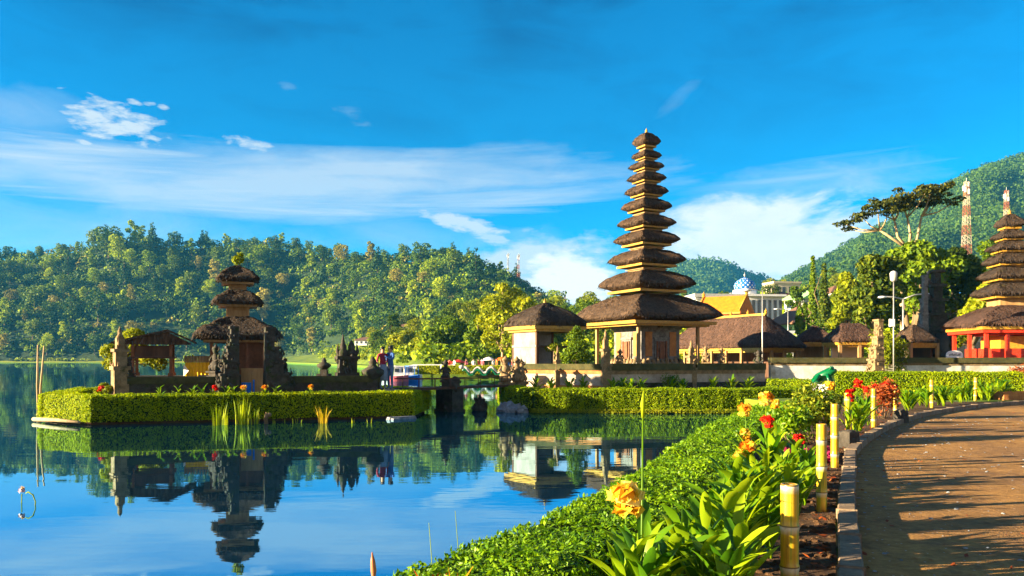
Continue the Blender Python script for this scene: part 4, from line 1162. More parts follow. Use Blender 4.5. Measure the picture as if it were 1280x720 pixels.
# ================================================================== LAMPS, STATUE, POSTS
def lamp_post(label, px, D, pbase, ptop, arms, box=None, z0=None, r_=.032):
    z0 = .6 if z0 is None else z0; x_, y_ = at(px, D, 0).xy; t = thing('lamp_post', label, 'lamp post', (x_, y_, z0)); h = zat(ptop, D) - z0
    mb = MB(); mb.tube([(0, 0, 0), (0, 0, h * .5), (0, 0, h)], [r_ * 1.2, r_, r_ * .85], 8); mb.tube([(0, 0, 0), (0, 0, .3)], [r_ * 2, r_ * 1.6], 8); mb.build('pole', M_metal, t)
    for dx, dz in arms:
        mb = MB(); w = dx * D / F; z2 = h - dz * D / F
        mb.tube([(0, 0, h - .05), (w * .5, 0, h + (z2 - h) * .6 + .03), (w, 0, z2)], r_ * .7, 6); mb.build('arm', M_metal, t)
        mb = MB(); mb.ball((w * 1.04, 0, z2 - .03), (.32, .16, .09), 8, 6); mb.build('lamp_head', M_wht, t)
    if box:
        mb = MB(); mb.lathe([(.07, h - .08), (.15, h), (.17, h + .32), (.12, h + .40), (.03, h + .44)], 8); mb.build('lantern', M_conc, t)
        mb = MB(); mb.box((-.08, 0, h * .62), (.22, .14, .36)); mb.build('meter_box', M_wht, t)
    return t


lamp_post('tan lamp post with single arm before long brown pavilion', 953, 41, 455, 363, [(-20, -1)])
lamp_post('tall lamp post topped with a pale box lantern', 1117, 38.0, 467, 350, [], True)
lamp_post('double-armed lamp post in front of the dense trees', 1129, 55, 410, 373, [(-25, -2), (27, -6)], r_=.07)
lamp_post('thin street lamp with curved arm beside green-walled house', 985, 95, 400, 388, [(-14, -2)], z0=slope(985, 95), r_=.06)

fr = thing('frog_statue', 'glossy green frog figure sitting above the garden hedge', 'statue', at(1028, 33, .6), R(-35))
mb = MB(); stepped(mb, [(.3, 0, .5), (.36, .5, .58)]); mb.build('pedestal', M_conc, fr)
mb = MB(); mb.tube([(-.42, 0, .70), (-.2, 0, .80), (.1, 0, .94), (.34, 0, 1.10), (.56, 0, 1.14)], [.06, .20, .22, .18, .06], 10)
for s_ in (-1, 1):
    mb.ball((.36, .12 * s_, 1.24), .075, 8, 6); mb.tube([(-.25, .2 * s_, .8), (-.02, .36 * s_, .92), (-.3, .34 * s_, .64), (.0, .36 * s_, .60)], [.11, .10, .06, .05], 7); mb.tube([(.22, .16 * s_, .98), (.30, .24 * s_, .76), (.40, .24 * s_, .6)], [.07, .055, .05], 7)
mb.build('body', M_frog, fr)

# lattice towers
def tower(label, px, D, ptop, z0, w0, w1, mats, group=None):
    x_, y_ = at(px, D, 0).xy; t = thing('lattice_tower', label, 'tower', (x_, y_, z0)); h = zat(ptop, D) - z0; mb = MB(); n = max(5, int(h / (w0 * 1.2)))
    r_ = max(.05, w0 * .042)
    for i in range(n):
        za, zb_ = h * i / n, h * (i + 1) / n; a, b = w0 + (w1 - w0) * i / n, w0 + (w1 - w0) * (i + 1) / n; mi = (i // 2) % 2
        ca = [(-a, -a), (a, -a), (a, a), (-a, a)]; cb = [(-b, -b), (b, -b), (b, b), (-b, b)]
        for k in range(4):
            l = (k + 1) % 4
            mb.tube([(*ca[k], za), (*cb[k], zb_)], r_, 4, mi); mb.tube([(*ca[k], za), (*cb[l], zb_)], r_ * .7, 4, mi); mb.tube([(*ca[l], za), (*cb[k], zb_)], r_ * .7, 4, mi); mb.tube([(*cb[k], zb_), (*cb[l], zb_)], r_ * .7, 4, mi)
    mb.build('lattice', mats, t)
    mb = MB()
    for k in range(5): mb.box((w1 * 1.6 * math.cos(k * 1.3), w1 * 1.6 * math.sin(k * 1.3), h * (.97 - .02 * k)), (w1 * .9, w1 * .6, w1 * 3.2))
    mb.tube([(0, 0, h), (0, 0, h * 1.04)], r_, 5); mb.build('antenna', M_wht, t)


tower('tall red and white lattice mast above the dense trees', 1208, 300, 227, slope(1208, 300), 1.5, .6, [M_rust, M_cream])
tower('red and white lattice mast behind the red pagoda top', 1258, 310, 238, slope(1258, 310), 1.2, .5, [M_rust, M_cream])
tower('thin grey mast on hill ridge end, taller of the pair', 648, 505, 318, left_hill(648, 505), 1.1, .5, [M_metal, M_rust])
tower('thin grey mast on hill ridge end, shorter of the pair', 635, 512, 317, left_hill(635, 512), .9, .45, [M_metal, M_metal])

# ================================================================== VILLAGE, SHORE
def house(name, label, px, D, w, d, h, wallm, roofm, kind='gable', rz=0.0, roof_h=1.5, wins=3, cat='house', z0=None, storeys=1, over=.5):
    z0 = slope(px, D) - .3 if z0 is None else z0; x_, y_ = at(px, D, 0).xy; t = thing(name, label, cat, (x_, y_, z0), rz)
    mb = MB(); mb.box((0, 0, h / 2), (w, d, h)); mb.build('wall', wallm, t)
    for s_ in range(storeys):
        for k in range(wins):
            for side in (0, 1):
                mb = MB(); zc = h * (s_ + .55) / storeys; hh = h / storeys * .42
                if side == 0: x = -w / 2 + w * (k + .5) / wins; mb.box((x, -d / 2 - .02, zc), (w / wins * .5, .06, hh))
                else: y = -d / 2 + d * (k + .5) / wins; mb.box((-w / 2 - .02, y, zc), (.06, d / wins * .5, hh))
                mb.build('window', M_glassd, t)
    mb = MB(); W2, D2 = w / 2 + over, d / 2 + over
    if kind == 'flat':
        mb.box((0, 0, h + .15), (w + over, d + over, .3)); rect_frame(mb, W2 - .1, D2 - .1, .15, h + .3, h + .75)
    elif kind == 'hip':
        vs = [(-W2, -D2, h), (W2, -D2, h), (W2, D2, h), (-W2, D2, h), (-W2 + D2 * .9 if w > d else 0, 0, h + roof_h), (W2 - D2 * .9 if w > d else .1, 0, h + roof_h)]
        mb.add(vs, [(0, 1, 5, 4), (1, 2, 5), (2, 3, 4, 5), (3, 0, 4), (3, 2, 1, 0)]); mb.box((0, 0, h - .08), (2 * W2, 2 * D2, .15))
    else:
        vs = [(-W2, -D2, h), (W2, -D2, h), (W2, D2, h), (-W2, D2, h), (0, -D2, h + roof_h), (0, D2, h + roof_h)]
        mb.add(vs, [(0, 4, 5, 3), (1, 2, 5, 4), (0, 1, 4), (2, 3, 5), (3, 2, 1, 0)]); mb.box((0, 0, h - .08), (2 * W2, 2 * D2, .15))
    mb.build('roof', roofm, t); return t


t = house('temple_hall', 'hall with bright orange tiled gable roof and gold ridge ornaments', 906, 78, 2.7, 3.6, 3.2, M_cream, M_orange, 'gable', R(52), 1.7, 3, 'building', z0=zat(392, 78) - 3.2)
mb = MB()
for y in (-2.2, 2.2): finial(m2 := MB(), 0, 1.2); mb.add([v + Vector((0, y, 4.9)) for v in m2.v], m2.f); mb.tube([(-1.8, y, 3.3), (0, y, 5.0), (1.8, y, 3.3)], .10, 5)
mb.build('gold_ridge', M_gold, t)
# mosque
x_, y_ = at(938, 120, 0).xy; z0 = slope(938, 120) - 1; t = thing('mosque', 'white colonnaded mosque with blue and white tiled dome', 'mosque', (x_, y_, z0), R(8)); zt = zat(372, 120) - z0
mb = MB(); mb.box((1.0, 0, zt / 2), (5.6, 5, zt)); mb.box((1.0, -.3, zt + .12), (6.2, 6.0, .3)); mb.build('wall', M_wht, t)
for k in range(7):
    mb = MB(); mb.box((-1.5 + .84 * k, -2.53, zt * .72), (.45, .08, zt * .42)); mb.build('window', M_glassd, t)
mb = MB(); mb.lathe([(1.75, zt + .2), (1.75, zt + 1.1)], 14, (-.9, 0, 0)); mb.build('drum', M_wht, t)
zd = zat(340, 120) - z0; zb_ = zt + 1.1; hd = zat(346, 120) - z0 - zb_
mb = MB(); mb.lathe([(1.35, 0), (1.55, hd * .15), (1.6, hd * .35), (1.35, hd * .6), (.75, hd * .82), (.2, hd * .95), (.03, hd)], 24); o = mb.build('dome', M_dome, t); o.location = (-.9, 0, zb_)
mb = MB(); mb.tube([(-.9, 0, zb_ + hd * .9), (-.9, 0, zd)], [.12, .04], 6); mb.ball((-.9, 0, zb_ + hd + .25), .18, 8, 6); mb.build('spire', M_metal, t)

house('village_house', 'cream flat-roofed house high on the slope under the mountain', 977, 262, 9, 7, 4.2, M_cream, M_cream, 'flat', R(10), wins=4)
house('village_house', 'white house with dark roof just below the cream flat-roofed house', 975, 225, 7, 6, 2.6, M_wht, M_tile_b, 'hip', R(5), 1.6)
house('village_house', 'grey two-storey house with pale green gable beside the cypresses', 1007, 150, 5.4, 5.4, 5.2, M_conc, M_greenwall, 'gable', R(20), 1.6, 2, storeys=2)
house('village_house', 'pale green walled house with broad brown roof', 1008, 108, 8.2, 6, 3.4, M_greenwall, M_tile_b, 'hip', R(15), 2.4, 4)
house('village_house', 'low house with white tin roof beside the green-walled house', 973, 100, 5, 4, 2.6, M_conc, M_conc, 'gable', R(70), .7, 3)
house('village_house', 'low white house row behind the orange tiled hall', 893, 104, 6, 4, 2.7, M_wht, M_conc, 'flat', R(5), wins=4, z0=zat(378, 104) - 2.5)
house('village_house', 'small white house under distant mountain among trees', 884, 270, 7, 5, 3, M_wht, M_conc, 'hip', R(0), 1.2)
house('village_house', 'small pale house on the ridge behind the tiled dome', 916, 275, 6, 5, 2.6, M_cream, M_wht, 'hip', R(0), 1.2)
house('village_house', 'white house partly hidden behind the slim cypresses', 1048, 160, 6, 5, 5, M_wht, M_tile_b, 'hip', R(10), 1.6, 3, storeys=2)
house('village_house', 'house with red tiled roof beside the red pagoda', 1190, 75, 4, 4, 4.2, M_cream, M_tile_r, 'hip', R(15), 1.5, 2, z0=.6)
house('village_house', 'small house with blue tin roof high behind the red pagoda', 1225, 165, 6, 5, 3, M_cream, M_cloth_b, 'gable', R(80), 1.2, 2)
house('lakeside_lodge', 'long low white lodge with dark roof across the lake', 468, 330, 15, 6, 2.2, M_wht, M_tile_b, 'hip', R(-5), 1.3, 8, 'building')
house('lakeside_lodge', 'small low lodge to the side of the long white lodge', 512, 318, 8, 5, 2.0, M_conc, M_tile_b, 'hip', R(-5), 1.2, 4, 'building')
house('boat_shelter', 'long pale-roofed shelter behind the boats at far jetty', 541, 97, 6.6, 2.2, .9, M_conc, M_wht, 'hip', R(4), .35, 6, 'shelter')


M_pink = plain('pink_cloth', (0.5, 0.12, 0.16), 0.8)


def boat(label, px, D, L, hullm, cabinm, rz, canopy=False):
    x_, y_ = at(px, D, 0).xy; t = thing('boat', label, 'boat', (x_, y_, 0), rz, 'boats moored at far jetty'); mb = MB(); n = 9; vs = []
    for i in range(n):
        u = i / (n - 1); w = .75 * math.sin(math.pi * min(1, .15 + u * .85)) ** .5 * (1 if u < .7 else (1 - u) / .3 * .9 + .1); x = -L / 2 + L * u; sh = .15 * u * u
        vs += [(x, -w, .5 + sh), (x, -w * .7, -.1), (x, w * .7, -.1), (x, w, .5 + sh)]
    fs = [(4 * i + k, 4 * i + 4 + k, 4 * i + 5 + k, 4 * i + 1 + k) for i in range(n - 1) for k in range(3)] + [(4 * i + 3, 4 * i + 7, 4 * i + 4, 4 * i) for i in range(n - 1)] + [(0, 1, 2, 3), (4 * n - 1, 4 * n - 2, 4 * n - 3, 4 * n - 4)]
    mb.add(vs, fs); mb.build('hull', hullm, t)
    if canopy:
        mb = MB(); mb.box((-.1, 0, 1.5), (L * .7, 1.3, .06))
        for a in (-1, 1):
            for b in (-1, 1): mb.tube([(-.1 + a * L * .33, b * .58, .5), (-.1 + a * L * .33, b * .58, 1.5)], .03, 5)
        mb.build('canopy', cabinm, t)
    else:
        mb = MB(); mb.box((-.2, 0, .95), (L * .6, 1.15, .9), taper=.9); mb.box((-.2, 0, 1.44), (L * .58, 1.25, .08)); mb.build('cabin', cabinm, t)
        for k in range(3):
            mb = MB(); mb.box((-.2 - L * .2 + k * L * .2, -.57, 1.08), (L * .13, .05, .36)); mb.build('window', M_glassd, t)
    return t


boat('white cabin boat with dark windows at far jetty', 507, 82, 3.4, M_wht, M_wht, R(8))
boat('small boat with blue canopy beside the white cabin boat', 516, 80.5, 1.5, M_cloth_b, M_cloth_b, R(25), True)
boat('low pink boat with pale canopy moored below white cabin boat', 499, 79, 1.8, M_pink, M_cloth_w, R(5), True)
boat('white canopied boat at end of the far jetty', 489, 84, 2.4, M_wht, M_cloth_w, R(-15), True)
t = thing('jetty', 'low wooden jetty where the far boats are moored', 'jetty', at(500, 84, 0)); mb = MB(); mb.box((-.6, 1.0, .42), (5.4, 1.2, .1))
for k in range(6): mb.tube([(-3.1 + k * 1.0, .5, -.4), (-3.1 + k * 1.0, .5, .42)], .07, 6)
mb.build('deck', M_wood_t, t)

# clipped bright hedge on the far bank and the wavy dragon figure in front of it
def leaf_box(rng, c, s, dens, size, faces='xX yYZ'):
    """leaf faces over the sides and top of a box"""
    out = []; c = np.array(c); s = np.array(s)
    for ax, sg in ((0, -1), (0, 1), (1, -1), (1, 1), (2, 1)):
        o = [k for k in range(3) if k != ax]; n = int(s[o[0]] * s[o[1]] * dens)
        p = (rng.random((n, 3)) - .5) * s; p[:, ax] = sg * s[ax] / 2; nr = np.zeros((n, 3)); nr[:, ax] = sg; out.append(cards(rng, p + c, nr, size, .6))
    return np.concatenate(out)


for px0, px1, lb in ((522, 549, 'bright clipped hedge block behind the far boats'), (553, 630, 'long bright clipped hedge behind the wavy dragon figure')):
    a, b = at(px0, 85.2, 0), at(px1, 85.2, 0); c = ((a.x + b.x) / 2, 85.2, .95)
    mb = MB(); s_ = (b.x - a.x, 1.4, 1.1); mb.box(c, (s_[0] - .1, 1.3, 1.1), mi=1); mb.quads(leaf_box(rng, c, s_, 260, .16)); o = mb.build('clipped_hedge', [L_lawn, M_hcore]); tag(o, lb, 'hedge')
t = thing('dragon_figure', 'white and green wavy dragon figure on the far bank', 'statue', at(603, 83.9, .55)); mb = MB(); mg = MB()
pts = [Vector((-2.1 + 4.2 * k / 24, 0, .52 + .30 * math.sin(k * .78 + .6))) for k in range(25)]
mb.tube(pts, [.13 + .03 * math.sin(k * .5) for k in range(25)], 7); mb.ball(pts[0] + Vector((-.1, 0, .15)), (.28, .2, .22), 8, 6, .3); mb.build('body', M_conc, t)
mg.tube([p + Vector((0, 0, -.26)) for p in pts], .14, 7); mg.build('belly', M_frog, t)
for px, lb, m_, zz in ((611, 'white parasol on far bank among the crowd', M_cloth_w, 446), (627, 'orange parasol on far bank among the crowd', M_orange, 446), (573, 'dark red parasol on far bank', M_red, 449)):
    t = thing('parasol', lb, 'parasol', at(px, 91, .6)); h = zat(zz, 91) - .6; mb = MB(); mb.lathe([(1.0, h - .42), (.95, h - .38), (.5, h - .15), (.03, h)], 10); mb.build('canopy', m_, t); mb = MB(); mb.tube([(0, 0, 0), (0, 0, h - .1)], .03, 6); mb.build('pole', M_wood_t, t)


# ---------------- people
def person(name, label, loc, rz, h, top_m, leg_m, hair_m=None, long_hair=False, group=None, skirt=False, arm=0):
    """one continuous skinned figure; clothing and hair as children"""
    k = h / 1.7
    J = [((0, 0, .93), .125), ((0, 0, 1.12), .115), ((0, 0, 1.32), .145), ((0, 0, 1.46), .055), ((0, -.01, 1.55), .085), ((0, -.01, 1.64), .075),
         ((.18, 0, 1.40), .055), ((.24, .02, 1.14), .042), ((.21, -.09, .92), .033), ((.20, -.13, .83), .028),
         ((-.18, 0, 1.40), .055), ((-.24, .02, 1.14), .042), ((-.21, -.09, .92), .033), ((-.20, -.13, .83), .028),
         ((.09, 0, .84), .09), ((.10, -.02, .47), .062), ((.10, .01, .08), .042), ((.10, -.12, .03), .035),
         ((-.09, 0, .84), .09), ((-.10, -.02, .47), .062), ((-.10, .01, .08), .042), ((-.10, -.12, .03), .035)]
    if arm: J[7] = ((.26, -.08, 1.18), .042); J[8] = ((.12, -.28, 1.26), .033); J[9] = ((.06, -.34, 1.32), .028)
    E = [(0, 1), (1, 2), (2, 3), (3, 4), (4, 5), (2, 6), (6, 7), (7, 8), (8, 9), (2, 10), (10, 11), (11, 12), (12, 13), (0, 14), (14, 15), (15, 16), (16, 17), (0, 18), (18, 19), (19, 20), (20, 21)]
    me = bpy.data.meshes.new('body_skeleton'); me.from_pydata([tuple(c * k for c in p) for p, _ in J], E, [])
    o = bpy.data.objects.new('person_tmp', me); COL.objects.link(o)
    o.modifiers.new('skin', 'SKIN'); sv = me.skin_vertices[0].data
    for i, (_, r_) in enumerate(J): sv[i].radius = (r_ * k, r_ * k * (.75 if i in (0, 1, 2) else 1)); sv[i].use_root = i == 0
    o.modifiers.new('sub', 'SUBSURF').levels = 2; o.modifiers['sub'].render_levels = 2
    dg = bpy.context.evaluated_depsgraph_get(); m2 = bpy.data.meshes.new_from_object(o.evaluated_get(dg)); bpy.data.objects.remove(o)
    for m_ in (M_skin, top_m, leg_m, M_hair): m2.materials.append(m_)
    for p in m2.polygons:
        c = p.center; z = c.z / k; p.use_smooth = True
        p.material_index = 0
        if z < .05: p.material_index = 3
        elif z < .93 and abs(c.x) < .19 * k: p.material_index = 2
        elif .93 <= z < 1.45 and (abs(c.x) < .2 * k or z > 1.12): p.material_index = 1
    t = thing(name, label, 'person', loc, rz, group); m2.name = 'body'
    link('body', m2, t)
    mb = MB(); mb.ball((0, .025 * k, 1.63 * k), (.098 * k, .105 * k, .10 * k), 10, 7, .15, 3); 
    if long_hair: mb.ball((0, .07 * k, 1.46 * k), (.10 * k, .06 * k, .2 * k), 10, 7, .2, 4)
    mb.build('hair', hair_m or M_hair, t)
    mb = MB(); 
    for s_ in (-1, 1): mb.ball((.032 * s_ * k, -.088 * k, 1.60 * k), .012 * k, 6, 5)
    mb.ball((0, -.10 * k, 1.565 * k), (.014 * k, .018 * k, .02 * k), 6, 5); mb.build('face_features', M_hair, t)
    if skirt:
        mb = MB(); mb.lathe([(.155 * k, 1.0 * k), (.19 * k, .85 * k), (.21 * k, .55 * k), (.22 * k, .35 * k), (.20 * k, .34 * k)], 12); mb.build('sarong', leg_m, t)
    return t


M_maroon = plain('maroon_cloth', (0.30, 0.02, 0.05), 0.8); M_denim = plain('blue_denim', (0.10, 0.16, 0.30), 0.8); M_denim2 = plain('grey_denim', (0.20, 0.24, 0.32), 0.8)
t = thing('bridge_landing', 'grey stone landing block at the island end of footbridge', 'step', at(482, 31.3, .6), R(20)); mb = MB(); stepped(mb, [(.62, 0, .22), (.52, .22, .42)]); mb.build('step', M_stone_g, t)
person('person', 'standing person in maroon top with long dark hair at bridge end', at(478.5, 31.25, 1.02), R(35), 1.66, M_maroon, M_denim2, None, True, None, True)
person('person', 'standing person in blue top and jeans at bridge end', at(488, 31.35, 1.02), R(-40), 1.70, plain('navy_cloth', (.03, .09, .30), .8), M_denim, None, False, None, False, 1)
crowd = [(592, 'white', M_cloth_w, M_denim), (598, 'red', M_red, M_denim2), (603, 'pink', M_pink, M_denim), (617, 'white', M_cloth_w, M_denim2), (621, 'orange', M_orange, M_denim), (635, 'blue', M_cloth_b, M_denim2), (640, 'maroon', M_maroon, M_denim), (562, 'red', M_red, M_denim), (583, 'pink', M_pink, M_denim2), (568, 'white', M_cloth_w, M_denim)]
place = {592: 'far bank standing behind the dragon figure middle', 598: 'far bank between the pink and white tops', 603: 'far bank directly beside white parasol pole', 617: 'far bank between the white and orange parasols', 621: 'far bank next to orange parasol pole',
         635: 'far bank beside bridge-end statues', 640: 'far bank behind the bridge-end statues', 562: 'far bank behind the pier statue', 583: 'far bank over the dragon figure tail', 568: 'far bank next to dark red parasol'}
for i, (px, cn, tm_, lm_) in enumerate(crowd):
    person('person', f'visitor in {cn} top on {place[px]}', at(px, 88.5 + (i * 37 % 5) * .5, .62), i * 1.3, 1.65, tm_, lm_, group='visitors on the far bank')

# ================================================================== TREES
rt = np.random.default_rng(11)
# --- hill trees: eight prototypes, individuals share their meshes
def forest_protos():
    out = []
    specs = [('broad', 0, 'dark green broadleaf tree with rounded crown on forested hill'), ('broad', 0, 'mid green clumpy tree with tall crown on forested hill'), ('broad', 1, 'lime green broadleaf tree with rounded crown on forested hill'),
             ('tall', 1, 'tall narrow lime green tree on forested hill'), ('broad', 2, 'tan brown-crowned tree with rounded crown on forested hill'), ('tall', 2, 'tall pale tan tree with narrow crown on forested hill'), ('pine', 3, 'dark layered pine standing on forested hill')]
    for i, (k, mi, lb) in enumerate(specs):
        if k == 'broad': h, w = 15, 13; bl = round_blobs(rt, h, w, 11, .30)
        elif k == 'tall': h, w = 18, 7.5; bl = round_blobs(rt, h, w, 10, .18)
        else: h, w = 18, 9; bl = [(rt.normal() * .5, rt.normal() * .5, h * (.30 + .68 * j / 7), w * .5 * (1 - j / 9), w * .5 * (1 - j / 9), 1.3) for j in range(8)]
        tr = make_tree('pine_tree' if k == 'pine' else 'forest_tree', lb, 'tree', (0, 0, -50), rt, h, bl, 1100 if k != 'pine' else 800, 1.15, L_far[mi], M_trunkp if k == 'tall' else M_trunk, .32, h * (.34 if k == 'broad' else .2 if k == 'tall' else .9), group='trees on the forested hill', limbs=k == 'broad')
        out.append(tr)
    return out


protos = forest_protos(); used = set(); cnt = 0
def place_tree(i, loc, rz, s):
    global cnt
    cnt += 1
    if i not in used:
        used.add(i); o = protos[i]; o.location = loc; o.rotation_euler = (0, 0, rz); o.scale = s; return o
    return dup(protos[i], loc, rz, s)


def pick(px, u):
    if u > .93: return int(rt.choice([6, 6, 0, 1, 3], p=[.08, .26, .30, .21, .15]))
    if px > 420 and u < .55: return int(rt.choice([2, 3, 1, 0, 4, 6], p=[.3, .2, .2, .12, .08, .1]))
    return int(rt.choice([0, 1, 2, 3, 4, 5, 6], p=[.22, .2, .2, .12, .12, .06, .08]))


rows = [(1.0, 13, .30), (.86, 25, .22), (.70, 27, .18), (.54, 29, .12), (.38, 30, .08), (.22, 30, .04), (.08, 28, .0)]
for u0, st, _ in rows:
    px = -40 + rt.random() * st
    while px < 720:
        u = min(1.0, max(.03, u0 + rt.uniform(-.06, .06))); p = px + rt.uniform(-8, 8); Db, Dr = hl_db(p), hl_dr(p); D = Db + (Dr - Db) * u
        if not (p > 660 and u > .9) and cnt < 296:
            k = pick(p, u); big = .62 if u > .9 else 1.0; s_ = min(1.7, max(.55, rt.lognormal(0, .28))) * (D / 620) ** .6 * big; z = left_hill(p, D)
            place_tree(k, at(p, D, z - .5), rt.random() * 6.28, (s_, s_, s_ * rt.uniform(.85, 1.15)))
        px += st * rt.uniform(.8, 1.2) * (1.35 if p > 520 else 1)
# --- undergrowth of the hill as one mass
def mass(name, fn, pxr, ufn, n, size, per, rad, mats, seed, zoff=.6, extra=None):
    r = np.random.default_rng(seed); mb = MB()
    P_ = []; N_ = []; mi = []
    for i in range(n):
        p = r.uniform(*pxr); D = ufn(p, r); z = fn(p, D)
        if z < .3: continue
        q = rad * r.uniform(.6, 1.3); c = np.array(at(p, D, z + q * zoff)); d = rnd_dirs(r, per); d[:, 2] = np.abs(d[:, 2]) * 1.1 - .15
        P_.append(c + d * q * np.array([1, 1, .95])); N_.append(d); mi.append(np.full(per, r.choice(len(mats), p=extra), int))
    P_ = np.concatenate(P_); N_ = np.concatenate(N_); mi = np.concatenate(mi); Q = cards(r, P_, N_, size, .6, .75)
    for k in range(len(mats)):
        if (mi == k).any(): mb.quads(Q[mi == k], k)
    return tag(mb.build(name, mats), kind='stuff')


mass('hillside_forest', left_hill, (-420, 760), lambda p, r: hl_db(p) + (hl_dr(p) - hl_db(p)) * r.random() ** .9 * 1.06, 4200, 1.7, 38, 4.6, L_far, 3, .5, [.54, .20, .05, .21])
mass('mountain_forest', right_mtn, (900, 1500), lambda p, r: 400 + 640 * r.random() ** .8, 9500, 2.2, 28, 5.2, [L_mtn, L_far[3]], 4, .5, [.7, .3])
mass('distant_forest', dist_mtn, (780, 1010), lambda p, r: 1300 + 440 * r.random(), 1600, 5, 22, 10, [L_mtn, L_far[3]], 5, .4, [.6, .4])
mass('slope_shrubs', slope, (400, 1500), lambda p, r: sl_db(p) + 10 + (sl_dr(p) - sl_db(p)) * r.random() ** 1.2, 1500, .7, 60, 1.9, [L_far[1], L_mid, L_yel], 6, .4, [.42, .4, .18])
mass('shore_shrubs', lambda p, D: 1.0, (-300, 420), lambda p, r: hl_db(p) + r.uniform(-4, 6), 260, .8, 30, 1.5, [L_far[1], L_yel], 8, .4, [.6, .4])

# --- trees on the village slope and by the far bank
gt = []
def gprotos():
    sp = [('broad', L_mid, 'mid green rounded tree on the village slope'), ('broad', L_yel, 'yellow-green rounded tree on the village slope'), ('tall', L_mid, 'tall narrow green tree on the village slope'), ('broad', L_dark, 'dark green rounded tree on the village slope')]
    for k, lm, lb in sp:
        h, w = (9, 8) if k == 'broad' else (11, 4.5)
        gt.append(make_tree('slope_tree', lb, 'tree', (0, 0, -40), rt, h, round_blobs(rt, h, w, 11, .28), 2600, .5, lm, M_trunk, .2, h * .3, group='trees on the village slope'))
gprotos(); gused = set()
for i in range(120):
    px = rt.uniform(455, 1330); D = sl_db(px) + 25 + (sl_dr(px) - sl_db(px)) * rt.random() ** 1.1
    if 930 < px < 1030 and D < 300 and rt.random() < .75: continue
    if 840 < px < 960 and D > 180 and rt.random() < .6: continue
    k = int(rt.choice(4, p=[.3, .35, .15, .2])); s_ = rt.uniform(.55, 1.0) * (.8 if px > 820 else 1)
    loc = at(px, D, slope(px, D) - .2)
    if k not in gused: gused.add(k); o = gt[k]; o.location = loc; o.scale = (s_,) * 3
    else: dup(gt[k], loc, rt.random() * 6.28, s_)


def tree_px(name, label, px, D, z0, blobs_px, n, size, lm, tm, tr, bole_py, seed, base_px=None, jit=.8):
    """crown clumps measured as (column, row, radius px, flatness, depth offset)"""
    base = at(base_px or px, D, z0); r = np.random.default_rng(seed); bl = []
    for b in blobs_px:
        p = P(b[0], b[1], D); q = b[2] * D / F; fl = b[3] if len(b) > 3 else .8; dy = b[4] if len(b) > 4 else r.uniform(-1, 1) * q
        bl.append((p.x - base.x, dy, p.z - z0, q, q, q * fl))
    t = P(px, bole_py, D)
    return make_tree(name, label, 'tree', base, r, 8, bl, n, size, lm, tm, tr, t.z - z0, (t.x - base.x, 0), jit=jit)


tree_px('lakeside_tree', 'tall yellow-green tree with pale trunks behind the lake pavilion', 628, 96, .6, [(620, 385, 20), (640, 372, 17), (655, 385, 16), (608, 402, 15), (632, 405, 22), (650, 412, 17), (615, 425, 14), (640, 430, 14), (628, 362, 10), (660, 400, 12)], 5200, .42, L_yel, M_trunkp, .2, 440, 1)
tree_px('lakeside_tree', 'rounded golden-green tree beside the long white lodge', 507, 170, 1.2, [(500, 428, 14), (515, 432, 13), (508, 420, 10), (492, 436, 9)], 2600, .6, L_yel, M_trunkp, .2, 440, 2)
tree_px('lakeside_tree', 'broad sunlit green tree on the far bank above the jetty shelter', 560, 125, .8, [(545, 425, 18), (565, 415, 20), (585, 420, 18), (560, 435, 18), (580, 436, 15), (538, 436, 12)], 4800, .5, L_mid, M_trunk, .22, 442, 3)
tree_px('lakeside_tree', 'slender green tree between far bank trees and lake pavilion', 597, 115, .8, [(597, 408, 12), (592, 422, 12), (602, 428, 12), (597, 395, 8)], 2400, .42, L_mid, M_trunkp, .14, 440, 4)
tree_px('lakeside_tree', 'golden bush-like tree behind the grey-boarded pavilion', 655, 60, .6, [(650, 425, 14), (662, 432, 12), (645, 440, 10), (657, 415, 9)], 2600, .25, L_yel, M_trunkp, .12, 448, 5)
tree_px('courtyard_tree', 'bright green conical shrub tree in front of lake pavilion', 720, 38.4, .6, [(719, 448, 14, 1), (722, 436, 13, 1), (718, 424, 10, 1.1), (721, 415, 6, 1.3), (708, 450, 8), (731, 446, 8)], 3800, .10, L_mid, M_trunk, .06, 452, 6)
tree_px('courtyard_tree', 'golden clipped topiary standing against the grey boards', 692, 38.6, .6, [(692, 434, 7, .7), (699, 436, 5, .7), (686, 436, 5, .7)], 900, .09, L_yel, M_trunkp, .05, 440, 7)
tree_px('island_bush', 'golden-green bush behind the corner pillar on island', 150, 33.0, .78, [(140, 440, 12), (155, 425, 15), (170, 420, 12), (135, 455, 9), (165, 440, 14), (148, 450, 12), (200, 455, 10), (185, 450, 10), (178, 432, 9)], 4200, .13, L_yel, M_trunk, .07, 462, 8)
tree_px('island_bush', 'low golden bush outside the island pillar with red flowers near', 130, 28.2, .78, [(128, 484, 6), (136, 487, 6), (122, 489, 5)], 900, .09, L_yel, M_trunk, .03, 490, 9)
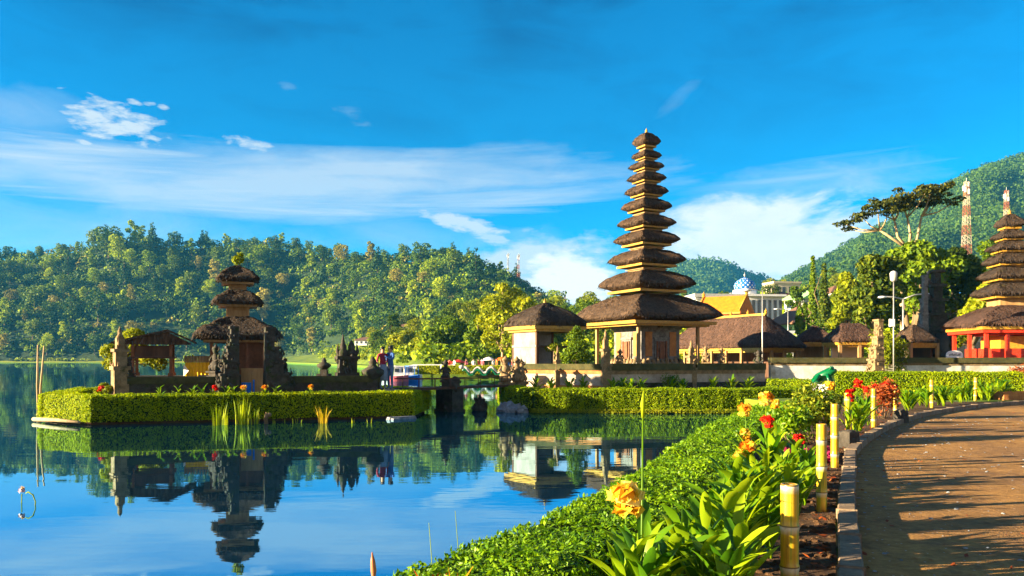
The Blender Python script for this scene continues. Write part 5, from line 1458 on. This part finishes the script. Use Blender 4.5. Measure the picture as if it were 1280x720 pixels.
# big dense trees right of the pavilions
dense = [('dark dense tree with rounded crown behind the carved gate post', 1090, 66, [(1078, 372, 17), (1098, 350, 22), (1085, 335, 18), (1112, 365, 20), (1095, 390, 18), (1075, 395, 13), (1110, 335, 15), (1120, 392, 16)], L_dark, 430),
         ('bushy green tree crowned under the umbrella-shaped tree', 1140, 70, [(1130, 325, 20), (1150, 318, 22), (1170, 325, 20), (1140, 348, 24), (1165, 350, 22), (1120, 345, 15), (1150, 375, 22), (1185, 335, 16)], L_mid, 430),
         ('dark green tree behind the tall stone gate', 1190, 72, [(1185, 350, 18), (1200, 335, 18), (1205, 365, 18), (1190, 385, 17), (1215, 350, 14), (1178, 370, 14), (1200, 318, 12)], L_dark, 430),
         ('golden-green tree just behind the slim cypresses', 1058, 82, [(1055, 372, 13), (1062, 358, 12), (1050, 390, 12), (1066, 388, 12), (1058, 347, 8), (1046, 405, 10)], L_yel, 425),
         ('bright yellow-green bushy tree beside the red pagoda roofs', 1215, 60, [(1212, 395, 14), (1225, 380, 15), (1205, 412, 13), (1235, 365, 12), (1220, 408, 14), (1232, 395, 12), (1200, 425, 10)], L_yel, 432),
         ('dark tree mass behind the seven-tiered red pagoda', 1285, 80, [(1240, 320, 16), (1228, 312, 12), (1270, 335, 20), (1300, 320, 24), (1330, 330, 28), (1310, 360, 26), (1225, 335, 12)], L_mid, 420)]
for i, (lb, px, D, bl, lm, bp) in enumerate(dense): tree_px('dense_tree', lb, px, D, .6, bl, 5200, .42, lm, M_trunk, .35, bp, 20 + i)
# cypresses
for px, pt, pb, D, w, lb in ((1016, 320, 402, 90, 5.5, 'slimmest tall cypress beside the pale green house'), (1030, 330, 408, 86, 7, 'stouter cypress next to the slim tall cypress'), (1000, 385, 412, 80, 6, 'short young conifer before the pale green house'), (1006, 380, 410, 84, 5, 'short conifer at the pale green house wall')):
    z0 = slope(px, D) - .3; n = 12; bl = [(px, pb + (pt - pb) * (k + .5) / n, w * (1.15 - .8 * k / n) if k > 1 else w, 1.5, 0) for k in range(n)]
    tree_px('cypress', lb, px, D, z0, bl, 1800, .32, L_mid if w != 7 else L_dark, M_trunk, .12, pb - 6, int(px), jit=.6)
# umbrella-crowned tree
D = 74; z0 = 2.0; base = at(1132, D, z0); r = np.random.default_rng(77); t = thing('umbrella_tree', 'tall tree with flat spreading umbrella crown on pale branches', 'tree', base)
cl_ = [(1062, 277, 11, .32), (1078, 270, 12, .32), (1090, 262, 15, .35), (1107, 256, 14, .35), (1120, 262, 12, .35), (1126, 250, 15, .4), (1140, 255, 13, .35), (1146, 243, 14, .4), (1160, 240, 15, .4), (1172, 243, 13, .4), (1180, 250, 11, .35), (1166, 252, 12, .35), (1100, 270, 10, .3), (1186, 256, 7, .3), (1070, 283, 7, .3), (1152, 250, 12, .35)]
mbt = MB(); bl = []
def lp(px, py, dy=0): q = P(px, py, D); return Vector((q.x - base.x, dy, q.z - z0))
mbt.tube([(0, 0, -3), lp(1130, 400), lp(1128, 340), lp(1136, 312)], [.40, .36, .28, .22], 8)
forks = [(lp(1136, 312), lp(1118, 300), lp(1100, 288), [0, 1, 2, 12, 14]), (lp(1136, 312), lp(1122, 296), lp(1118, 275), [2, 3, 4, 5]), (lp(1136, 312), lp(1138, 292), lp(1134, 272), [5, 6, 7, 15]), (lp(1136, 312), lp(1146, 300), lp(1152, 270), [8, 9, 10, 11, 13])]
for c_ in cl_:
    q = lp(c_[0], c_[1], r.uniform(-2.2, 2.2)); s_ = c_[2] * D / F * 1.1; bl.append((q.x, q.y, q.z, s_, s_ * 1.3, s_ * c_[3]))
for b_ in list(bl):
    for k in range(3): bl.append((b_[0] + r.normal() * b_[3] * .9, b_[1] + r.normal() * b_[4] * .7, b_[2] + r.uniform(-.4, .5) * b_[5] * 1.6, b_[3] * .42, b_[4] * .4, b_[5] * .55))
for a, b_, c_, kids in forks:
    mbt.tube([a, b_, c_], [.16, .12, .09], 7)
    for k in kids:
        e = Vector(bl[k][:3]); mbt.tube([c_, c_.lerp(e, .5) + Vector((0, 0, -.25)), e], [.085, .06, .03], 6)
mbt.build('trunk', M_trunkp, t)
mb = MB(); mb.quads(crown(r, bl, 5600, .30, .9, .6, .3)); mb.build('crown', L_umb, t)

# ================================================================== HEDGES
def hedge(name, label, line, w, z0, z1, dens, size, leafm, seed, closed=False, wob=.022, sides=(1, 1), dfun=None, cat='hedge'):
    """leafy clipped hedge along a plan line: dark twiggy core, leaf faces over top and sides"""
    r = np.random.default_rng(seed); mb = MB(); mb.sweep(line, w - .10, z0, z1 - .05, 1, 0, closed)
    pts = [Vector(p[:2]) for p in line] + ([Vector(line[0][:2])] if closed else []); out = []
    for a, b in zip(pts[:-1], pts[1:]):
        L = (b - a).length
        if L < 1e-4: continue
        d = (b - a) / L; nx = Vector((-d.y, d.x)); mid = (a + b) / 2; dist = max(3.0, math.hypot(mid.x, mid.y))
        de, si = (dens, size) if dfun is None else dfun(dist)
        for face in ('top', 'l', 'r'):
            if face == 'l' and not sides[0] or face == 'r' and not sides[1]: continue
            n = int(L * (w if face == 'top' else (z1 - z0)) * de); ex = w * .42 if L > 2 else .1; t = r.random(n) * (L + 2 * ex) - ex; s_ = r.random(n)
            base = np.array([a.x, a.y]) + t[:, None] * np.array([d.x, d.y])
            p3 = np.zeros((n, 3)); nr = np.zeros((n, 3))
            if face == 'top':
                o = (s_ - .5) * w; p3[:, :2] = base + o[:, None] * np.array([nx.x, nx.y]); p3[:, 2] = z1 - .10 * (np.abs(s_ - .5) * 2) ** 6; nr[:, 2] = 1
            else:
                sg = 1 if face == 'l' else -1; p3[:, :2] = base + sg * (w / 2 - .05 * s_ ** 8)[:, None] * np.array([nx.x, nx.y]); p3[:, 2] = z0 + (z1 - z0) * s_; nr[:, 0] = nx.x * sg; nr[:, 1] = nx.y * sg; nr[:, 2] = .25
            wv = np.sin(p3[:, 0] * 3.1 + p3[:, 2] * 4) * np.cos(p3[:, 1] * 2.7 + p3[:, 2] * 2) + .6 * np.sin(p3[:, 0] * 7.3 + p3[:, 1] * 6.1)
            p3 += nr * (wv * wob + r.normal(size=n) * size * .35)[:, None]
            out.append(cards(r, p3, nr, si, .55, .55, .4, .06))
    mb.quads(np.concatenate(out)); return tag(mb.build(name, [leafm, M_hcore]), label, cat)


hl = [tuple(p) for p in offset(LI, .42, True)]
hedge('clipped_hedge', 'sunlit clipped hedge wrapped round the island edge above the water', hl, .85, .10, .98, 1300, .062, L_hedge, 1, closed=True)
RI = smooth_line([(-.15, 41), (-.05, 36.4), (.75, 33.4), (1.6, 32.95), (4.5, 32.85), (8.4, 32.8), (11.0, 33.2), (13.0, 33.8)], 4)
hedge('clipped_hedge', 'clipped hedge along the water in front of the tall pagoda', [(p.x, p.y) for p in RI], 1.0, .1, .98, 1300, .062, L_hedge, 2)
hedge('clipped_hedge', 'leafy hedge curving along the lake bank beside the flower bed', [tuple(p) for p in offset(HEDGE_L, -.52)], 1.05, .0, .86, 0, .05, L_hedgen, 3, wob=.035,
      dfun=lambda d: (min(3200, 16000 / d), .034 + .0016 * d))
hedge('clipped_hedge', 'tall clipped hedge in front of the long white wall', along(1043, 35.8, 1272, 34.6, 5), 1.0, .6, 1.62, 1100, .068, L_hedge, 4)
hedge('clipped_hedge', 'low rounded hedge between frog figure and white wall', along(962, 37.0, 1030, 36.0, 3), .8, .6, 1.25, 1100, .068, L_hedge, 5)
hedge('clipped_hedge', 'low clipped hedge between path kerb plants and tall hedge', along(1092, 30.8, 1262, 32.2, 5), .7, .6, 1.0, 700, .07, L_hedge, 6)
# grass fringe at the foot of the lakeside hedge
mb = MB(); n = 5000; t_ = rt.random(n); idx = t_ * (len(RI) - 1); i0 = idx.astype(int); fr_ = idx - i0
A_ = np.array([(p.x, p.y) for p in RI]); pos2 = A_[i0] * (1 - fr_)[:, None] + A_[np.minimum(i0 + 1, len(RI) - 1)] * fr_[:, None]
p3 = np.zeros((n, 3)); p3[:, :2] = pos2; p3[:, 1] -= .60 + .12 * rt.random(n); p3[:, 2] = .02 + .16 * rt.random(n); nr = np.zeros((n, 3)); nr[:, 1] = -1; nr[:, 2] = .6
mb.quads(cards(rt, p3, nr, .09, .5, .35)); tag(mb.build('bank_grass', L_yel), kind='stuff')
# pale concrete edges and log at the island waterline
for px0, D0, px1, D1, lb, nm, cat in ((486, 28.75, 521, 29.55, 'pale concrete edge under the right end of island hedge', 'concrete_edge', 'kerb'),):
    a, b = at(px0, D0, .06), at(px1, D1, .06); t = thing(nm, lb, cat, a, math.atan2(b.y - a.y, b.x - a.x)); mb = MB(); L = (b - a).length; mb.box((L / 2, .1, -.02), (L, .22, .12), taper=.9); mb.box((L * .2, -.02, -.04), (L * .3, .3, .08), .1, taper=.9); mb.build('slab', M_rock, t)
a, b = at(42, 27.9, .10), at(99, 26.3, .12); mb = MB(); mb.tube([(0, 0, 0), (b - a) * .5 + Vector((0, 0, .02)), (b - a)], [.07, .065, .05], 8); o = mb.build('floating_log', M_trunkp); o.location = a; tag(o, 'pale log lying on the water along island hedge corner', 'log')
t = thing('mooring_pole', 'two thin pale sticks leaning together in water behind island', 'pole', at(48, 30.5, -.3)); 
for x0, x1, h in ((0, -.02, 3.05), (.03, .22, 3.0)): mb = MB(); mb.tube([(x0, 0, 0), ((x0 + x1) * .5 - .03, 0, h * .5), (x1, 0, h)], [.045, .04, .025], 6); mb.build('stick', M_trunkp, t)

# ================================================================== WATER PLANTS
def blades(rng, c, n, h, spread, w, lean=.25):
    """upright blades, each a tapered bent strip of three faces"""
    out = []
    for i in range(n):
        a = rng.random() * 6.28; r_ = spread * math.sqrt(rng.random()); b = np.array([c[0] + r_ * math.cos(a), c[1] + r_ * math.sin(a), c[2]]); hh = h * rng.uniform(.5, 1.05); d = np.array([math.cos(a), math.sin(a), 0]) * rng.uniform(0, lean) * hh
        s_ = np.array([-math.sin(a + .8), math.cos(a + .8), 0]) * w; pr = []
        for k, (t, ww) in enumerate(((0, 1), (.4, .9), (.75, .6), (1, .08))): p = b + d * t * t + np.array([0, 0, hh * t]); pr.append((p - s_ * ww, p + s_ * ww))
        for k in range(3): out.append([pr[k][0], pr[k][1], pr[k + 1][1], pr[k + 1][0]])
    return np.array(out)


def plant_clump(name, label, cat, loc, n, h, spread, w, m_, lean=.25, group=None, seed=0):
    r = np.random.default_rng(seed); mb = MB(); mb.quads(blades(r, (0, 0, 0), n, h, spread, w, lean)); o = mb.build(name, m_); o.location = loc; return tag(o, label, cat, group)


for px, D, n, h, sp, lb in ((272, 26.6, 20, .75, .22, 'reed clump by the island hedge farthest from the golden tuft'), (283, 26.7, 9, .55, .10, 'thin reed clump second along the island hedge'), (303, 26.9, 36, .95, .24, 'tallest green reed clump below the island gate'), (318, 27.0, 14, .6, .2, 'short reed clump next to the tallest reed clump')):
    plant_clump('reeds', lb, 'reeds', at(px, D, 0), n, h, sp, .018, L_reed, .2, 'reeds by the island', px)
plant_clump('golden_reeds', 'spiky golden reed tuft standing alone in the water', 'reeds', at(404, 27.3, 0), 30, .62, .16, .014, L_gold, .5, None, 4)
for px in (345, 356, 368, 374, 441, 462): plant_clump('reeds', 'tiny green shoots poking from water before the island hedge', 'reeds', at(px, 27.3, 0), 4, .22, .12, .012, L_reed, .2, 'tiny shoots before the island', px)
t = thing('water_figure', 'small orange carved post at the island waterline', 'post', at(333, 27.2, -.1)); mb = MB(); mb.tube([(0, 0, 0), (-.02, 0, .28), (.03, 0, .42), (.10, 0, .38)], [.08, .07, .10, .06], 8); mb.ball((.1, 0, .40), .08, 8, 6, .4); mb.build('post', M_stone_t, t)


def petals(r, c, n, size, up=.6, cup=.4):
    d = rnd_dirs(r, n); d[:, 2] = np.abs(d[:, 2]) * up; pos = np.array(c) + d * size * .45; return cards(r, pos, d + np.array([0, 0, .1]), size * .58, .8, .8, .35, .14)


t = thing('water_lily', 'pink and yellow water lily bud standing in the open lake', 'flower', at(26.5, 12.2, 0)); r = np.random.default_rng(3)
mb = MB(); mb.tube([(0, 0, -.2), (.01, 0, .14)], .008, 5); mb.build('stem', L_reed, t); mb = MB(); mb.quads(petals(r, (.01, 0, .17), 26, .09, 1.4)); mb.quads(petals(r, (.01, 0, .22), 14, .06, 1.4), 1); mb.build('bloom', [plain('pink_petals', (.75, .55, .58), .5), L_yefl], t)
t = thing('water_shoot', 'curled green shoot rising from the open lake beside the lily', 'plant', at(42, 12.0, 0)); mb = MB(); mb.tube([(0, 0, -.2), (.03, 0, .05), (-.01, 0, .16), (-.08, 0, .20), (-.12, 0, .18)], [.008, .008, .010, .012, .006], 6); mb.build('stem', L_reed, t)

# ================================================================== BAMBOO POSTS
posts = [(987, 5.3, 605, .058, 0, 'thickest bamboo post at the near end of the flower bed'), (1027, 8.25, 530, .052, 0, 'second bamboo post from the near end of flower bed'), (1043.5, 11.6, 505, .055, 0, 'bamboo post standing beside the nearer dark kerb block'),
         (1062, 17.0, 491, .062, -.06, 'tilted bamboo post leaning among red cannas'), (1092, 18.3, 486, .055, 0, 'upright bamboo post in front of the russet bush'), (1119, 22.2, 481, .055, .02, 'bamboo post just behind the russet bush beside farther kerb block'), (1165, 25.8, 475, .06, .02, 'bamboo post among leafy lilies at path bend'), (1219, 30.6, 472, .06, .02, 'farthest thin bamboo post beside the path')]
for px, D, pt, r_, tilt, lb in posts:
    b = at(px, D, .55); h = zat(pt, D) - .55; mb = MB(); prof = []; z = 0
    while z < h - .03:
        fr0 = (z / .27) % 1
        k = 1.10 if fr0 < .04 or fr0 > .97 else 1.0; prof.append((r_ * k, z)); z += .0135 if (fr0 < .06 or fr0 > .92) else .03
    prof += [(r_, h - .004), (r_ * .97, h), (r_ * .72, h), (r_ * .70, h - .09)]
    mb.lathe(prof, 18); o = mb.build('bamboo_post', M_bamboo); o.location = b; o.rotation_euler = (0, tilt, px); tag(o, lb, 'post')
for px, pz, lb in ((1068, 14.2, 'dark stone block between kerb stretches nearer the camera'), (1131, 20.0, 'dark stone block between kerb stretches at the path bend')):
    p = at(px, pz, .6); t = thing('kerb_block', lb, 'block', (p.x - .10, p.y, .55), R(28)); mb = MB(); mb.box((0, 0, .18), (.28, .26, .36), taper=.9); mb.ball((0, 0, .35), (.13, .12, .05), 8, 5, .3); mb.build('stone', M_stone_d, t)

# ================================================================== FLOWER BED PLANTS
def canna_leaf(r, base, az, el, L, w, droop, twist=0.0, nseg=7):
    """lanceolate leaf folded along its midrib and arching outward; returns quads"""
    d = np.array([math.cos(az), math.sin(az), 0]); side = np.array([-math.sin(az), math.cos(az), 0]); up = np.array([0, 0, 1.0]); p = np.array(base, float); e = el; rows = []
    for k in range(nseg + 1):
        t = k / nseg; ww = w * (math.sin(math.pi * min(1, t * .92 + .06)) ** .8) * (1 if k < nseg else .03); dr = d * math.cos(e) + up * math.sin(e); nn = -d * math.sin(e) + up * math.cos(e)
        sd_ = side * math.cos(twist * t) + nn * math.sin(twist * t); n2 = nn * math.cos(twist * t) - side * math.sin(twist * t); wav = .05 * w * math.sin(t * 9 + az)
        rows.append((p + sd_ * ww + n2 * (ww * .35 + wav), p.copy(), p - sd_ * ww + n2 * (ww * .35 - wav))); p = p + dr * L / nseg; e -= droop / nseg * (.4 + 1.2 * t)
    vs = [tuple(q) for rw in rows for q in rw]
    return vs, [f for k in range(nseg) for f in ((3 * k, 3 * k + 1, 3 * k + 4, 3 * k + 3), (3 * k + 1, 3 * k + 2, 3 * k + 5, 3 * k + 4))]


def canna(label, loc, seed, h=.6, nl=8, L=.38, w=.065, flower=None, fz=None, group=None, leafm=None, stems=1, fsize=.14, bud=False):
    r = np.random.default_rng(seed); t = thing('canna_plant', label, 'plant', loc, 0, group); st = MB(); lf = []; tops = []
    for s_ in range(stems):
        ox, oy = (r.normal() * .07, r.normal() * .07) if s_ else (0, 0); hh = h * (1 if s_ == 0 else r.uniform(.65, .95)); lx, ly = r.normal() * .05, r.normal() * .05
        zt = (fz if (fz and s_ == 0) else hh); st.tube([(ox, oy, -.05), (ox + lx * .5, oy + ly * .5, hh * .5), (ox + lx, oy + ly, zt)], [.012, .010, .006], 6); tops.append((ox + lx, oy + ly, zt))
        for k in range(nl):
            f = (k + .3) / nl; az = k * 2.4 + r.random() * 1.2 + s_; b = (ox + lx * f, oy + ly * f, hh * f * .8)
            lf.append(canna_leaf(r, b, az, r.uniform(.9, 1.38), L * r.uniform(.75, 1.2) * (1.1 - .35 * f), w * r.uniform(.6, .95), r.uniform(.4, 1.4), r.uniform(-.7, .7)))
    st.build('stem', L_canna, t); mb = MB()
    for vs, fs in lf: mb.add(vs, fs, 0, True)
    o = mb.build('leaves', leafm or L_canna, t)
    if flower:
        mb = MB(); c = tops[0]; fsize *= .85
        mb.quads(petals(r, (c[0], c[1], c[2]), 46, fsize)); mb.quads(petals(r, (c[0] + r.normal() * .03, c[1], c[2] - fsize * .5), 28, fsize * .8), 1); mb.quads(petals(r, (c[0] + r.normal() * .04, c[1] + r.normal() * .04, c[2] + fsize * .15), 10, fsize * .9), 1); mb.build('flower', flower, t)
    if bud:
        mb = MB(); c = tops[0]; mb.tube([(c[0], c[1], c[2] - .01), (c[0], c[1], c[2] + .08), (c[0] + .005, c[1], c[2] + .17)], [.010, .018, .004], 6); mb.build('bud', L_reed, t)
    return t


L_speck = leaf_mat('speckled_yellow_petals', [(0.70, 0.25, 0.01), (0.85, 0.48, 0.02), (0.9, 0.66, 0.08)], 0.35, tint=(1, .9, .5))
YF = [L_yefl, L_speck]; OF = [L_orfl, L_yefl]; RF = [L_redfl, L_redfl]
def cz(py, D): return zat(py, D) - .6
# flowering ones seen singly
canna('canna with large ragged yellow bloom nearest the camera', at(781, 5.0, .6), 1, .55, 5, .36, .06, YF, cz(622, 5.0), fsize=.23)
canna('tall bare canna stalk with closed bud rising above the hedge', at(801, 5.3, .6), 2, .60, 4, .34, .055, None, cz(520, 5.3), bud=True)
canna('leafy canna with short upright green bud beside yellow bloom', at(852, 5.9, .6), 3, .5, 7, .36, .06, None, cz(655, 5.9), bud=True, stems=2)
canna('canna with orange-yellow bloom low beside the hedge', at(937, 9.6, .6), 4, .55, 7, .40, .06, OF, cz(560, 9.6), fsize=.2, stems=2)
canna('canna with small pale yellow bloom above the orange-yellow one', at(934, 10.4, .6), 5, .6, 6, .40, .06, YF, cz(541, 10.4), fsize=.15)
canna('canna with single bright red bloom', at(957, 9.8, .6), 6, .75, 8, .46, .07, RF, cz(527, 9.8), fsize=.16, stems=2)
canna('tall canna with orange bloom highest in the bed', at(958, 11.0, .6), 7, .85, 6, .40, .06, OF, cz(497, 11.0), fsize=.2)
canna('canna with orange bloom against the hedge end', at(937, 11.6, .6), 8, .75, 6, .40, .06, OF, cz(511, 11.6), fsize=.2)
canna('canna with tiny yellow bloom between orange and croton bush', at(972, 12.0, .6), 9, .75, 6, .38, .06, YF, cz(504, 12.0), fsize=.15)
canna('canna with small double red bloom beside the second bamboo post', at(1002, 10.2, .6), 10, .5, 7, .36, .06, RF, cz(547, 10.2), fsize=.14, stems=2)
canna('canna with yellow bloom beneath the green frog figure', at(1040, 16.5, .6), 12, .8, 6, .4, .06, YF, cz(482, 16.5), fsize=.22)
canna('canna with highest red bloom behind tilted bamboo post', at(1063, 17.8, .6), 13, .8, 6, .38, .06, RF, cz(478, 17.8), fsize=.2)
canna('canna with lower red bloom beside tilted bamboo post', at(1059, 16.6, .6), 14, .7, 8, .38, .06, RF, cz(490, 16.6), fsize=.18)
canna('canna with lowest red bloom between two bamboo posts', at(1066, 17.2, .6), 15, .6, 8, .38, .06, RF, cz(497, 17.2), fsize=.18, stems=2)
canna('canna with narrow red bud before the russet bush', at(1085, 19.0, .6), 16, .6, 7, .38, .06, RF, cz(486, 19.0), fsize=.15)
# leafy ones
grp = 'leafy cannas without flowers in the bed'
i = 0
leafy = [(905, 5.2), (925, 4.9), (870, 5.4), (835, 5.0), (800, 4.75), (930, 5.9), (945, 6.3), (890, 6.5), (915, 7.0), (955, 7.2), (985, 7.4), (925, 8.0), (960, 8.3), (995, 8.7), (978, 9.3), (945, 8.9), (880, 4.8), (940, 6.5), (1000, 9.6), (912, 6.0), (975, 8.1), (918, 5.5)]
for px, D in leafy:
    i += 1
    canna('leafy green canna without flower between the lake hedge and kerb', at(px, D, .6), 100 + i, rnd.uniform(.45, .72), 8, rnd.uniform(.36, .5), .052, group=grp, stems=3)
grp = 'leafy lilies along the path bend'
for px, D in ((1075, 17.5), (1080, 19.5), (1140, 25.2), (1150, 27), (1158, 26), (1172, 27.4), (1180, 26.8), (1190, 28.2), (1200, 29), (1208, 29.8), (1226, 31), (1236, 30.5), (1246, 31.8), (1132, 24.6), (1215, 31.2), (1256, 32.5)):
    i += 1
    canna('leafy pale green lily without flower along the path bend', at(px, D, .6), 100 + i, rnd.uniform(.4, .75), 10, .6, .055, group=grp, stems=3)
# plants at the compound wall foot
for k, (px, D) in enumerate(((765, 35.6), (778, 35.8), (790, 35.6), (800, 35.9), (690, 36.2), (712, 36.0), (730, 36.0), (840, 36.4), (852, 36.5), (893, 37.0), (915, 37.2), (935, 37.4), (670, 36.4))):
    i += 1
    canna('pale leafy lily at the foot of the layered compound wall', at(px, D, .6), 300 + k, .7, 9, .55, .07, group='leafy lilies at compound wall foot', stems=2)
for k, (px, D) in enumerate(((239, 27.9), (252, 28.0), (283, 28.2), (291, 28.3), (200, 27.6), (345, 28.6), (222, 27.8))):
    i += 1
    canna('small leafy lily in the bed before island wall', at(px, D, .78), 340 + k, .45, 6, .34, .05, group='small lilies before the island wall', stems=1)
for px, D, fl, lb in ((306, 28.3, OF, 'small lily with orange bloom below the island gate door'), (332, 28.5, OF, 'small lily with orange bloom below the ivy-green gate half'), (266, 28.1, RF, 'small lily with red bloom in the island bed'), (122, 27.5, RF, 'small lily with red bloom beside the island corner pillar'), (387, 29.0, OF, 'small lily with orange bloom below the island urn')):
    i += 1
    canna(lb, at(px, D, .78), 360 + i, .3, 5, .3, .05, fl, .42, fsize=.2)


def shrub(name, label, loc, rx, h, n, size, lm, seed, aspect=.35, fl=None, nf=0, stems=10):
    r = np.random.default_rng(seed); t = thing(name, label, 'shrub', loc); mb = MB(); tips = []
    for k in range(stems):
        a = k * 2.4; q = rx * .7 * math.sqrt((k + .5) / stems); e = (q * math.cos(a), q * math.sin(a), h * r.uniform(.6, .95)); mb.tube([(e[0] * .2, e[1] * .2, -.05), (e[0] * .7, e[1] * .7, e[2] * .5), e], [.014, .01, .005], 5); tips.append(e)
    mb.build('stems', M_trunk, t); bl = [(e[0], e[1], e[2] * .85, rx * .42, rx * .42, h * .30) for e in tips] + [(0, 0, h * .4, rx * .8, rx * .8, h * .4)]
    mb = MB(); mb.quads(crown(r, bl, n, size, .8, aspect, .3)); mb.build('foliage', lm, t)
    if fl:
        for k in range(nf): mb = MB(); e = tips[k % len(tips)]; mb.quads(petals(r, (e[0], e[1], e[2] + .05), 22, .16)); mb.build('flower', fl, t)
    return t


shrub('croton_bush', 'variegated yellow-green croton bush in the flower bed', at(1018, 15.2, .6), .55, 1.05, 2600, .11, L_croton, 1)
shrub('croton_bush', 'smaller green bush on the lake side of the variegated croton', at(988, 14.6, .6), .40, .72, 1500, .10, L_canna, 2)
shrub('russet_bush', 'russet bush with scarlet flower heads at path bend', at(1104, 21.2, .6), .48, 1.05, 1700, .10, L_rust, 3, .4, [L_redfl], 7)
shrub('russet_bush', 'russet shrub beside the white wall at frame edge', at(1277, 36, .6), .6, 1.3, 1300, .12, L_rust, 4)
shrub('dracaena', 'spiky yellow-green shrub before the box-lantern lamp post', at(1112, 39.5, .6), .9, 2.9, 1500, .5, L_yel, 5, .12)
shrub('green_bush', 'bushy green shrub at the hedge beside dark pagoda wall', at(838, 36.8, .6), .5, .9, 900, .10, L_mid, 6)
# magenta ground cover
mb = MB(); n = 1500; px_ = rt.uniform(968, 1046, n); D_ = rt.uniform(12.0, 13.2, n); pos = np.stack([(px_ - 640) / F * D_, D_, .63 + .11 * rt.random(n)], 1); mb.quads(cards(rt, pos, np.tile([0, 0, 1.0], (n, 1)), .09, 1.0, .5)); tag(mb.build('magenta_ground_cover', L_magenta), kind='stuff')
# grasses and clods in the bed, pebbles on the path
mb = MB(); n = 900
for k in range(n):
    D = rnd.uniform(4.5, 16); f = rnd.random(); xk = float(np.interp(D, [p[1] for p in kl], [p[0] for p in kl])) - .14; x = xk - f ** 1.5 * 1.2; q = rnd.uniform(.008, .035); mb.ball((x, D, .625), (q * 1.3, q, q * .7), 6, 4, .8, k, smooth=False)
tag(mb.build('soil_clods', M_soil), kind='stuff')
mb = MB()
for k in range(380):
    D = rnd.uniform(4.8, 22); xk = float(np.interp(D, [p[1] for p in kl], [p[0] for p in kl])) + .12; x = xk + rnd.random() ** 1.4 * 4.5; q = rnd.uniform(.006, .02); mb.ball((x, D, .606), (q * 1.3, q, q * .6), 6, 4, .7, k, smooth=False)
tag(mb.build('path_pebbles', M_rock), kind='stuff')
mb = MB(); n = 420; D_ = rt.uniform(4.6, 20, n); xk = np.interp(D_, [p[1] for p in kl], [p[0] for p in kl]); pos = np.stack([xk - .2 - .9 * rt.random(n) ** 2, D_, np.full(n, .645)], 1); mb.quads(cards(rt, pos, np.tile([0, 0, 1.0], (n, 1)), .075, .35, .4)); tag(mb.build('fallen_leaves', [L_rust]), kind='stuff')
mb = MB(); n = 170; D_ = rt.uniform(5, 24, n); xk = np.interp(D_, [p[1] for p in kl], [p[0] for p in kl]); pos = np.stack([xk + .12 + 3.5 * rt.random(n) ** 2.2, D_, np.full(n, .612)], 1); mb.quads(cards(rt, pos, np.tile([0, 0, 1.0], (n, 1)), .06, .25, .5)); tag(mb.build('path_litter', [L_rust]), kind='stuff')
# flame bromeliads poking through the hedge, and the red spike at the water
for px, py, D, lb in ((537, 690, 4.75, 'small red-tipped bromeliad at hedge end nearest the water'), (566, 688, 4.7, 'wider orange-tipped bromeliad at the hedge end')):
    z = .80; t = thing('bromeliad', lb, 'plant', at(px, D, z)); r = np.random.default_rng(px); mb = MB(); mb.quads(blades(r, (0, 0, -.2), 12, .34, .05, .012, .5)); mb.build('leaves', L_reed, t); mb = MB(); mb.quads(blades(r, (0, 0, -.1), 9, .27, .03, .010, .5)); mb.build('red_bracts', L_redfl if px < 550 else L_orfl, t)
p = at(467, 4.3, -.3); t = thing('red_shoot', 'single reddish pointed shoot rising from water at lower edge', 'plant', p); mb = MB(); hh = zat(690, 4.3) + .3; mb.tube([(0, 0, 0), (0, 0, hh - .14), (.0, 0, hh - .10), (-.004, 0, hh - .05), (-.008, 0, hh)], [.008, .010, .016, .013, .002], 8); mb.build('stalk', plain('reddish_stalk', (.42, .14, .05), .5), t)
for px, D, h, lb in ((545, 5.6, 1.05, 'thin pale grass stem leaning over water by hedge end'), (577, 6.2, 1.02, 'fine upright grass stem over water beside the hedge')):
    p = at(px, D, 0); t = thing('grass_stem', lb, 'grass', p); mb = MB(); mb.tube([(0, 0, -.2), (-.01, 0, h * .5), (-.05, 0, h)], [.005, .004, .002], 5); mb.build('stem', L_reed, t)
# planter box at the far right of the bed
t = thing('planter_box', 'low brown brick planter beside the path at frame edge', 'planter', at(1270, 31.5, .6), R(5)); mb = MB(); rect_frame(mb, .8, .4, .12, 0, .32); mb.box((0, 0, .1), (1.34, .54, .2)); mb.build('box', M_brick, t)
